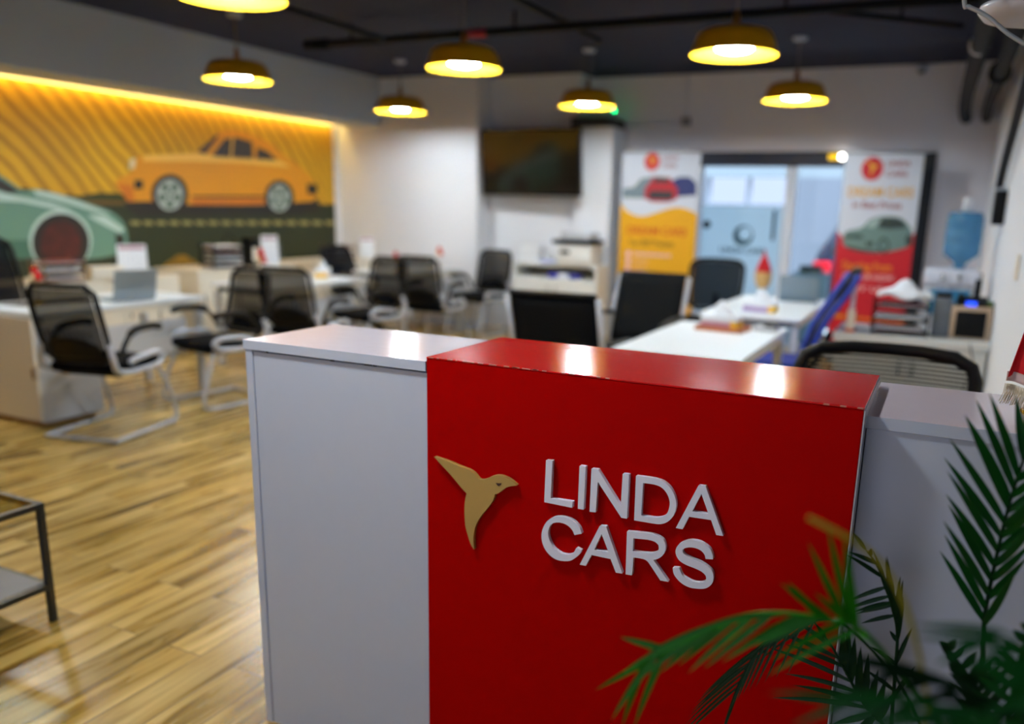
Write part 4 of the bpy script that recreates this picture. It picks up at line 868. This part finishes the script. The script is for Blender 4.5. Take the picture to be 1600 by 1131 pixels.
mb = MB(); mb.rbox((-.05, -.09, .2515), (.05, .09, .275), BLACKP, .01); mb.build('cap', o)
t = thing('speaker', 'black fronted speaker in a pale wooden case on the low cabinet', 'speaker', (.195, 5.99, .751))
PW = mat('pale_wood', (206, 178, 150), .5, noise=.12)
mb = MB(); mb.rbox((-.115, -.11, 0), (.115, .11, .205), PW, .006, 2); mb.build('case', t); mb = MB(); mb.rbox((-.088, -.118, .012), (.088, -.1105, .178), BLACKP, .003, 2); mb.build('grille', t)
t = thing('desk_phone', 'black desk phone with a lit blue display on the wooden speaker', 'phone', (.20, 5.96, .957))
mb = MB(); mb.poly([[(-.10, -.06, 0), (-.10, .06, 0), (-.10, .06, .055), (-.10, -.06, .02)]], BLACKP, ext=(-.18, 0, 0)); mb.build('body', t)
mb = MB(); mb.rbox((-.045, -.066, .004), (.015, -.0605, .03), emit('blue_display', (.02, .08, 1), 2.5), .002); mb.build('display', t)
mb = MB(); mb.rbox((-.092, -.05, .045), (-.06, .055, .075), BLACKP, .01); mb.build('handset', t)
mb = MB(); mb.rbox((-.02, -.03, 0), (.02, .03, .035), mat('leaf_green_box', (70, 90, 20), .6), .008); tag(mb.build('small_box', loc=(.292, 5.93, .9585)), 'tiny green box at the wall end of the wooden speaker', 'box')
t = thing('cordless_handset', 'black cordless phone standing behind the desk phone', 'phone', (.215, 6.06, .957)); mb = MB(); mb.rbox((-.02, -.013, 0), (.02, .013, .16), BLACKP, .008); mb.build('handset', t); mb = MB(); mb.tube([(.012, 0, .16), (.012, 0, .2)], .005, BLACKP); mb.build('antenna', t)
t = thing('brochure_stand', 'tall narrow white stand with an orange foot at the cabinet end', 'stand', (-.51, 5.79, .751)); mb = MB(); mb.rbox((-.032, -.03, 0), (.032, .03, .02), mat('orange_plastic', (214, 96, 50), .5), .004); mb.build('foot', t)
mb = MB(); mb.rbox((-.014, -.012, .0205), (.014, .012, .345), mat('lilac_white', (206, 200, 218), .4), .004); mb.build('post', t)
mb = MB(); mb.rbox((-.024, -.02, .021), (.026, -.0125, .15), CREAM, .003); mb.build('holder', t)
mb = MB(); mb.tube(spline([(.2, 5.745, .75), (.215, 5.72, .70), (.235, 5.72, .6), (.2, 5.72, .45)], 6), .005, GREYMET, 8); tag(mb.build('cable'), 'thin grey cable looping down the front of the low cabinet', 'cable')
# water cooler
t = thing('water_cooler', 'white water cooler with an upturned blue bottle in the corner', 'water cooler', (.06, 6.78, 0))
mb = MB(); mb.rbox((-.17, -.16, .01), (.17, .17, 1.02), mat('cooler_silver', (190, 192, 200), .4), .02); mb.build('body', t)
mb = MB(); mb.rbox((-.18, -.175, 1.021), (.18, .175, 1.14), mat('cooler_white', (222, 222, 232), .3), .03); mb.build('top_housing', t)
mb = MB(); mb.rbox((-.13, -.166, .82), (.13, -.1605, 1.0), mat('cooler_blue_panel', (30, 120, 170), .4), .003); mb.build('blue_panel', t)
for xx in (-.06, .05):
    mb = MB(); mb.tube([(xx, -.176, 1.10), (xx, -.21, 1.10)], .012, CHROME); mb.tube([(xx, -.21, 1.105), (xx, -.21, 1.06)], .01, CHROME); mb.build('tap', t)
def water_mat():
    m = bpy.data.materials.new('blue_bottle_plastic'); m.use_nodes = True; nt = m.node_tree; b = nt.nodes['Principled BSDF']; b.inputs['Base Color'].default_value = lin((110, 170, 210)); b.inputs['Roughness'].default_value = .08
    tr = nt.nodes.new('ShaderNodeBsdfTransparent'); tr.inputs['Color'].default_value = lin((150, 200, 230)); mx = nt.nodes.new('ShaderNodeMixShader'); mx.inputs['Fac'].default_value = .45
    nt.links.new(tr.outputs[0], mx.inputs[1]); nt.links.new(b.outputs[0], mx.inputs[2]); nt.links.new(mx.outputs[0], nt.nodes['Material Output'].inputs[0]); return m
mb = MB(); mb.lathe([(0, .0), (.035, .0), (.04, .04), (.08, .07), (.119, .1), (.122, .17), (.115, .18), (.122, .19), (.122, .27), (.115, .28), (.122, .29), (.119, .37), (.10, .40), (0, .40)], (0,0,0), water_mat(), 32)
o = mb.build('water_bottle', loc=(.10, 6.80, 1.141)); tag(o, 'ribbed blue water bottle upturned on the cooler', 'water bottle')
mb = MB(); mb.lathe([(0, 0), (.032, 0), (.03, .08), (.018, .1), (0, .1)], (0, 0, .4015), PAPER, 20); mb.build('white_cap', o)
# wall switch box with black conduit on the side wall
t = thing('switch_box', 'pale wall switch box fed by a black conduit on the side wall', 'switch box', (XR, 6.55, 1.62)); mb = MB(); mb.rbox((-.07, -.20, -.10), (-.001, .2, .08), mat('box_grey', (170, 176, 184), .5), .008); mb.build('box', t)
mb = MB(); mb.tube(spline([(-.05, -.05, .08), (-.05, -.25, .2), (-.05, -.7, .36), (-.05, -1.5, .62), (-.05, -2.4, .78)], 5), .026, BLACKP, 10); mb.build('conduit', t)
mb = MB(); mb.rbox((-.075, -.25, -.16), (-.001, -.12, .06), BLACKP, .01); mb.build('black_cover', t)
mb = MB(); mb.rbox((-.012, -.05, -.06), (-.001, .05, .06), CREAM, .003); tag(mb.build('light_switch', loc=(XR, 4.55, 1.28)), 'cream light switch plate low on the side wall', 'switch')
# far wall bits
mb = MB(); mb.tube([(-2.86, YF - .012, 2.53), (-2.86, YF - .012, 2.995)], .01, GREYW, 8); mb.tube([(-3.55, YF - .012, 2.46), (-2.9, YF - .012, 2.46)], .01, GREYW, 8); o = mb.build('wall_conduit'); tag(o, 'grey conduit pipe on the far wall above the yellow banner', 'conduit')
mb = MB(); mb.rbox((-2.91, YF - .05, 2.44), (-2.81, YF - .001, 2.53), mat('conduit_grey', (130, 130, 132), .5), .006); mb.build('junction_box', o)
t = thing('security_camera', 'small round security camera high on the far wall', 'camera', (-.44, YF - .06, 2.93)); mb = MB(); mb.lathe([(0, 0), (.05, 0), (.05, .03), (0, .069)], (0,0,0), WHITE, 20); mb.build('base', t); mb = MB(); mb.lathe([(0, -.035), (.025, -.028), (.036, -.01), (.038, -.0005)], (0,0,0), BLACKP, 20); mb.build('lens', t)
t = thing('indicator_light', 'tiny green indicator lamp on a white post above the pilaster', 'light', (-3.67, 9.5, 2.501)); mb = MB(); mb.tube([(0,0,0), (0,0,.09)], .02, WHITE); mb.build('post', t); mb = MB(); mb.lathe([(0, .0), (.014, .0), (.018, .012), (.0, .03)], (0, -.0, .091), emit('green_led', (0, 1, .25), 12), 16); mb.build('lens', t)
# hanging round white unit near the side wall
uc = at_y(1632, 26, 2.5)
t = thing('ceiling_unit', 'round white unit with a loose grey cable at the top corner', 'ceiling unit', uc)
mb = MB(); mb.lathe([(0, -.012), (.09, -.01), (.135, 0), (.15, .018), (.145, .03), (.08, .055), (0, .06)], (0,0,0), mat('unit_grey_white', (190, 194, 200), .4), 40); mb.build('body', t)
mb = MB(); mb.tube([(0, 0, .055), (0, 0, HC - uc.z - .001)], .012, GREYMET); mb.build('hanger', t)
cp = [at_y(x, y, 2.3) for x, y in ((1506, -90), (1507, 3), (1513, 10), (1528, 17), (1546, 28), (1560, 40), (1576, 53), (1600, 68), (1640, 92))]
mb = MB(); mb.tube([p - uc for p in spline(cp, 5)], .005, mat('grey_cable', (150, 156, 158), .5), 8); mb.build('cable', t)

# ------------------------------------------------------------------ side table
t = thing('side_table', 'black metal framed side table with a glass top and grey lower shelf', 'table', (-3.04, 1.44, 0))
TBK = mat('black_powder_coat', (20, 22, 24), .4)
w, d, h = .29, .29, .45
for sx in (-1, 1):
    for sy in (-1, 1):
        mb = MB(); mb.box((sx*w - .011, sy*d - .011, 0), (sx*w + .011, sy*d + .011, h), TBK); mb.build('leg', t, bevel=.001)
for z, nm in ((h - .022, 'top_frame'), (.125, 'shelf_frame')):
    mb = MB()
    for s2 in (-1, 1): mb.box((-w + .0115, s2*d - .0105, z), (w - .0115, s2*d + .0105, z + .0215), TBK); mb.box((s2*w - .0105, -d + .0115, z), (s2*w + .0105, d - .0115, z + .0215), TBK)
    mb.build(nm, t, bevel=.001)
mb = MB(); mb.box((-w + .011, -d + .011, .1467), (w - .011, d - .011, .150), mat('grey_shelf_board', (112, 112, 118), .5)); mb.build('lower_shelf', t)
mb = MB(); mb.box((-w + .011, -d + .011, h - .006), (w - .011, d - .011, h - .001), glass_mat('table_glass', (215, 225, 222))); mb.build('glass_top', t)

# ------------------------------------------------------------------ fringed flag on the counter
t = thing('desk_flag', 'red flag with a cream fringe and gold foot, on the lower white counter', 'flag', (.262*.88, 2.12*.88, kz(1.070) + .001))
t.scale = (.88,) * 3
GM = mat('polished_gold', (225, 180, 60), .12, metal=1)
mb = MB(); mb.lathe([(0, 0), (.062, 0), (.066, .006), (.062, .012), (.05, .014), (.03, .022), (.012, .03), (0, .03)], (0,0,0), GM, 32)
for k in range(24): a = 2*PI*k/24; mb.lathe([(0, -.0), (.005, .003), (.0, .009)], (.063*math.cos(a), .063*math.sin(a), .004), GM, 8)
mb.build('base', t)
mb = MB(); mb.tube([(0,0,.03), (0,0,.50)], .006, GM, 12); mb.lathe([(0, .54), (.008, .525), (.013, .51), (.006, .50), (0, .5)], (0,0,0), GM, 16); mb.build('pole', t)
def cloth(u, v):   # v 0 bottom .. 1 top ; a limp drape left of the pole
    wd = (.055 + .052*(1-v)**1.1); x = .02 - wd*(1-u)*1.15; return Vector((x, -.012 + .012*math.sin(14*u + 2*v)*(1 - .5*v) , .075 + .36*v - .02*u*(1-v)))
mb = MB(); mb.grid(cloth, 40, 20, REDF, .0012); mb.build('cloth', t)
CR = mat('cream_fringe', (226, 208, 176), .7)
mb = MB(); mb.grid(lambda u, v: cloth(u, .0) + Vector((0, -.0015, .022 - .022*(1-v))), 40, 3, mat('lilac_white_braid', (206, 176, 170), .8), .002)
for k in range(46):
    u = k/45; b = cloth(u, 0) + Vector((0, -.002, -.006)); l = .042 + .006*math.sin(k*1.7)
    mb.tube([b + Vector((-.0018, 0, 0)), b + Vector((-.003, -.002*(k % 3), -l*.5)), b + Vector((-.001 - .008*(1-u), .001*(k % 2), -l)), b + Vector((.002 - .006*(1-u), 0, -l*.96)), b + Vector((.0025, .001, -l*.5)), b + Vector((.0015, 0, 0))], .0009, CR, 5)
mb.build('fringe', t, kind='stuff', label='cream looped fringe')

# ------------------------------------------------------------------ palms
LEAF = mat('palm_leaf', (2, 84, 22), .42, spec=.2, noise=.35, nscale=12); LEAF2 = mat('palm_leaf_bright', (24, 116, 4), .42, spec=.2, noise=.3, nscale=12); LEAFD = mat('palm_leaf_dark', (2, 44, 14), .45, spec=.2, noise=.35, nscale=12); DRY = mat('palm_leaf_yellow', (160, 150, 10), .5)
_at_y = at_y
def at_y(px, py, Y): return _at_y(px, py, Y * K)
def blade(mb, a, b, w, m, sag=.0, roll=None, n=6):
    a, b = Vector(a), Vector(b); d = b - a; L = d.length
    side = d.cross(Vector((0, -1, .25))).normalized()
    up = side.cross(d).normalized(); vs = []; fs = []
    for i in range(n+1):
        t_ = i/n; c = a + d*t_ + Vector((0, 0, -sag*L*(t_*t_ - t_*.0) + sag*L*t_)) * 1.0
        ww = w*.5*(math.sin(PI*min(1, .08 + .92*t_)**.75)**.8 if i < n else 0.02)
        vs += [c - side*ww + up*ww*.35, c, c + side*ww + up*ww*.35]
    for i in range(n):
        for k in range(2): fs.append((i*3+k, i*3+k+1, (i+1)*3+k+1, (i+1)*3+k))
    mb.add(vs, fs, m, True)
POT = Vector((.05, 1.14, .42))
def frond(t, rach, leaves, m, lw=.014, rr=.004, name='frond', stem_m=None, root=POT):
    """rach: [(px, py, Y)] from base to tip; leaves: [(position along 0..1, tip px, tip py, tip Y, sag)]"""
    P = [at_y(x, y, Y) for x, y, Y in rach]
    r0 = Vector(root) + Vector(((hash(name + str(rach[0])) % 7 - 3)*.006, 0, 0))
    mid = r0.lerp(P[0], .55) + Vector((0, 0, .04))
    full = spline([r0, mid] + P, 6); vis = spline(P, 10)
    mb = MB(); N = len(full); mb.tube(full, [rr*1.5 - rr*(i/N) for i in range(N)], stem_m or m, 7)
    for q in leaves:
        s, tx, ty, tY = q[:4]; sag = q[4] if len(q) > 4 else .12; a = vis[min(int(s*(len(vis)-1)), len(vis)-1)]
        blade(mb, a, at_y(tx, ty, tY), lw*(q[5] if len(q) > 5 else 1), m, sag)
    o = mb.build(name, t); return o
def auto(rach, n, fn):
    vis = spline([Vector(p) for p in rach], 10); out = []
    for k in range(n):
        s = .03 + .95*k/(n-1); p = vis[min(int(s*(len(vis)-1)), len(vis)-1)]
        out += fn(k, s, p)
    return out
RL = random.Random(11)
palm = thing('potted_palm', 'potted areca palm arching in front of the red and white counter', 'plant', (0,0,0))
def pz(x, y): return (1440 + x/2.131, 600 + y/2.131)
# tall frond at the edge
Y1 = 1.62
rach = [(*pz(190, 960), Y1), (*pz(205, 850), Y1), (*pz(212, 760), Y1), (*pz(235, 640), Y1), (*pz(262, 520), Y1-.01), (*pz(292, 400), Y1-.02), (*pz(335, 265), Y1-.03), (*pz(390, 120), Y1-.05), (*pz(440, 20), Y1-.06)]
bl = [(200,792, 60,555), (212,745, 75,500), (218,695, 72,455), (226,650, 88,400), (237,602, 80,365), (247,560, 85,290), (257,508, 75,245), (272,462, 92,180), (284,415, 142,100), (296,385, 150,108), (308,345, 180,50), (322,300, 224,28), (333,252, 314,38), (350,220, 370,-60),
      (222,795, 320,608), (232,720, 352,575), (243,655, 365,530), (252,610, 380,470), (262,560, 390,440), (272,510, 400,400), (284,470, 410,350), (296,425, 420,320), (310,380, 430,270), (330,330, 440,220)]
vis = spline([Vector((x, y, 0)) for x, y, _ in rach], 10)
def nearest(px, py): return min(range(len(vis)), key=lambda i: (vis[i].x-px)**2 + (vis[i].y-py)**2)/(len(vis)-1)
lv = [(nearest(*pz(a, b)), *pz(c, d), Y1 - .03 - .05*(i % 3), .06 if c < a else -.05) for i, (a, b, c, d) in enumerate(bl)]
frond(palm, rach, lv, LEAF, .0128, .0033, stem_m=LEAFD)
# upright dark frond near the red edge
Y2 = 1.74
rach = [(1392, 1150, Y2), (1398, 1060, Y2), (1402, 990, Y2), (1394, 950, Y2), (1380, 905, Y2), (1368, 880, Y2), (1352, 858, Y2)]
bl = [(1353,858, 1333,832), (1368,880, 1326,862), (1370,905, 1322,866), (1374,922, 1324,940), (1379,934, 1322,952), (1383,943, 1334,956), (1386,948, 1338,959), (1395,962, 1345,974), (1360,868, 1362,856), (1390,940, 1384,870), (1396,965, 1407,900), (1400,970, 1386,868), (1402,980, 1411,905), (1385,930, 1364,858), (1402,1000, 1412,930), (1398,1000, 1390,985), (1400,1040, 1360,1010), (1398,1080, 1350,1045), (1400,1040, 1425,980), (1400,1090, 1430,1040)]
vis = spline([Vector((x, y, 0)) for x, y, _ in rach], 10)
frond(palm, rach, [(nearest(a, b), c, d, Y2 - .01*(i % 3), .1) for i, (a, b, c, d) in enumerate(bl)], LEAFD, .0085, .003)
# low dark frond crossing the red edge with hanging leaflets
Y3 = 1.72
rach = [(1385, 1145, Y3), (1350, 1100, Y3), (1322, 1050, Y3), (1300, 1010, Y3), (1285, 990, Y3), (1270, 968, Y3)]
bl = [(1300,1010, 1236,966), (1310,1030, 1205,985), (1318,1042, 1226,1006), (1330,1066, 1196,1010), (1336,1078, 1225,1052), (1345,1095, 1238,1070), (1352,1105, 1205,1090), (1290,995, 1275,975),
      (1318,1038, 1318,985), (1324,1052, 1326,978), (1331,1066, 1336,994), (1340,1085, 1345,1010), (1350,1100, 1357,1020), (1358,1110, 1372,1046), (1364,1118, 1385,1060), (1372,1125, 1398,1080), (1360, 1115, 1300, 1131), (1366, 1122, 1330, 1150)]
vis = spline([Vector((x, y, 0)) for x, y, _ in rach], 10)
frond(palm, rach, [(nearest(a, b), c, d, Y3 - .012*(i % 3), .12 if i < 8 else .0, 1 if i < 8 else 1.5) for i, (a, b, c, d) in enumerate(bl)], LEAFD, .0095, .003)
# big arching bright frond, nearer the lens
Y4 = 1.12
rach = [(1475, 1150, 1.25), (1410, 1060, 1.2), (1372, 1010, Y4), (1330, 975, Y4), (1290, 968, Y4), (1230, 958, Y4-.01), (1160, 962, Y4-.02), (1090, 990, Y4-.03), (1030, 1020, Y4-.03), (975, 1050, Y4-.04)]
bl = [(1322,972, 1262,846, .0), (1330,975, 1292,818, -.02), (1338,980, 1317,826, .0), (1300,968, 1218,910, 0), (1285,965, 1230,908, 0), (1330,985, 1272,925, 0), (1250,960, 1128,1035, .1), (1210,958, 1100,1045, .1), (1180,960, 1075,1052, .1), (1150,965, 1060,1040, .1),
      (1120,975, 1030,1052, .05), (1090,990, 1000,1060, .05), (1060,1005, 930,1078, .0), (1045,1015, 968,995, .0), (1030,1020, 955,1125, .18), (1010,1030, 972,1135, .2), (1040,1012, 990,1138, .2), (1130,965, 1010,1020, .05), (1160,958, 1050,1005, .05), (1190,955, 1085,985, .05), (1100,985, 985,1040, .05), (1220,955, 1120,970, .05),
      (1340,985, 1200,1055, .15), (1320,980, 1205,1032, .15), (1280,965, 1180,1010, .1), (1265,962, 1150,1020, .1), (1345,975, 1360,1000, 0)]
vis = spline([Vector((x, y, 0)) for x, y, _ in rach], 10)
frond(palm, rach, [(nearest(a, b), c, d, Y4 - .02 - .015*(i % 3), e) for i, (a, b, c, d, e) in enumerate(bl)], LEAF2, .0095, .003)
# fine dark frond behind it
Y5 = 1.6
rach = [(1440, 1150, Y5), (1400, 1060, Y5), (1330, 985, Y5), (1290, 968, Y5), (1230, 985, Y5), (1190, 1010, Y5), (1165, 1045, Y5), (1155, 1075, Y5)]
def fn(k, s, p):
    if s < .45: return []
    return [(s, p.x - 92, p.y + 50 + 35*s, Y5, .12), (s, p.x - 58 + 30*s, p.y + 92 - 12*s, Y5 - .02, .1)]
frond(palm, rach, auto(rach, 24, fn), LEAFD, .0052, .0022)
# single yellowing arched leaf
mb = MB(); P = spline([at_y(x, y, Y) for x, y, Y in ((1450, 1100, .98), (1440, 1040, .97), (1424, 975, .96), (1408, 930, .95), (1385, 890, .94), (1350, 855, .93), (1310, 832, .92), (1285, 820, .92), (1262, 808, .92))], 6)
full = spline([POT, POT.lerp(P[0], .6)], 3) + P
mb.tube(full, [.0026]*len(full), DRY, 7); mb.build('yellow_frond', palm, label='thin yellowing stalk')
# very near soft green fronds along the lower edge
for (x0, y0, x1, y1, Y, m, n) in ((1580, 1140, 1345, 1090, .84, LEAF, 9), (1640, 1150, 1420, 1040, .9, LEAFD, 9), (1700, 1110, 1560, 985, .86, LEAF, 7)):
    rach = [(x0 + 60, y0 + 60, Y), (x0, y0, Y), ((x0+x1)/2, (y0+y1)/2 - 12, Y), (x1, y1, Y)]
    def fn(k, s, p):
        return [(s, p.x - 130 - RL.random()*50, p.y - 28 + RL.random()*30, Y - .02, .05), (s, p.x - 90 - RL.random()*60, p.y + 35 + RL.random()*30, Y - .02, .1)]
    frond(palm, rach, auto(rach, n, fn), m, .0085, .003, root=(.10, 1.04, .42))
# fronds low on the corner, in moderate focus
for (pts, m, Y) in (([(1560, 1180), (1540, 1100), (1515, 1060), (1480, 1010)], LEAFD, 1.5), ([(1570, 1190), (1578, 1110), (1590, 1040), (1610, 980)], LEAF, 1.4)):
    rach = [(x, y, Y) for x, y in pts]
    def fn(k, s, p):
        L = 90*(1.2 - s); return [(s, p.x - L*.75, p.y - L*.55, Y - .02, .05), (s, p.x + L*.6, p.y - L*.7, Y - .02, .05)]
    frond(palm, rach, auto(rach, 11, fn), m, .012, .004)
mb = MB(); mb.lathe([(0, 0), (.13, 0), (.15, .02), (.185, .38), (.19, .42), (.175, .42), (.168, .37), (0, .36)], (.05, 1.09, 0), mat('grey_clay_pot', (90, 88, 86), .7), 32); mb.build('pot', palm)
mb = MB(); mb.lathe([(0, .39), (.165, .38), (.166, .372)], (.05, 1.09, 0), mat('dark_soil', (40, 28, 20), .95), 24); mb.build('soil', palm)

# ------------------------------------------------------------------ daylight
sl = bpy.data.lights.new('sun', 'SUN'); sl.energy = 24; sl.color = (.86, .95, 1); sl.angle = .02; so = bpy.data.objects.new('sun', sl); COL.objects.link(so)
so.rotation_euler = Vector((-.75, .34, -1)).to_track_quat('-Z', 'Y').to_euler()
w = bpy.data.worlds.new('sky'); sc.world = w; w.use_nodes = True; bg = w.node_tree.nodes['Background']
bg.inputs['Color'].default_value = (.70, .77, 1.0, 1); bg.inputs['Strength'].default_value = 1.25
sc.cycles.max_bounces = 6; sc.cycles.transparent_max_bounces = 12; sc.cycles.caustics_reflective = False; sc.cycles.caustics_refractive = False
sc.cycles.sample_clamp_indirect = 8
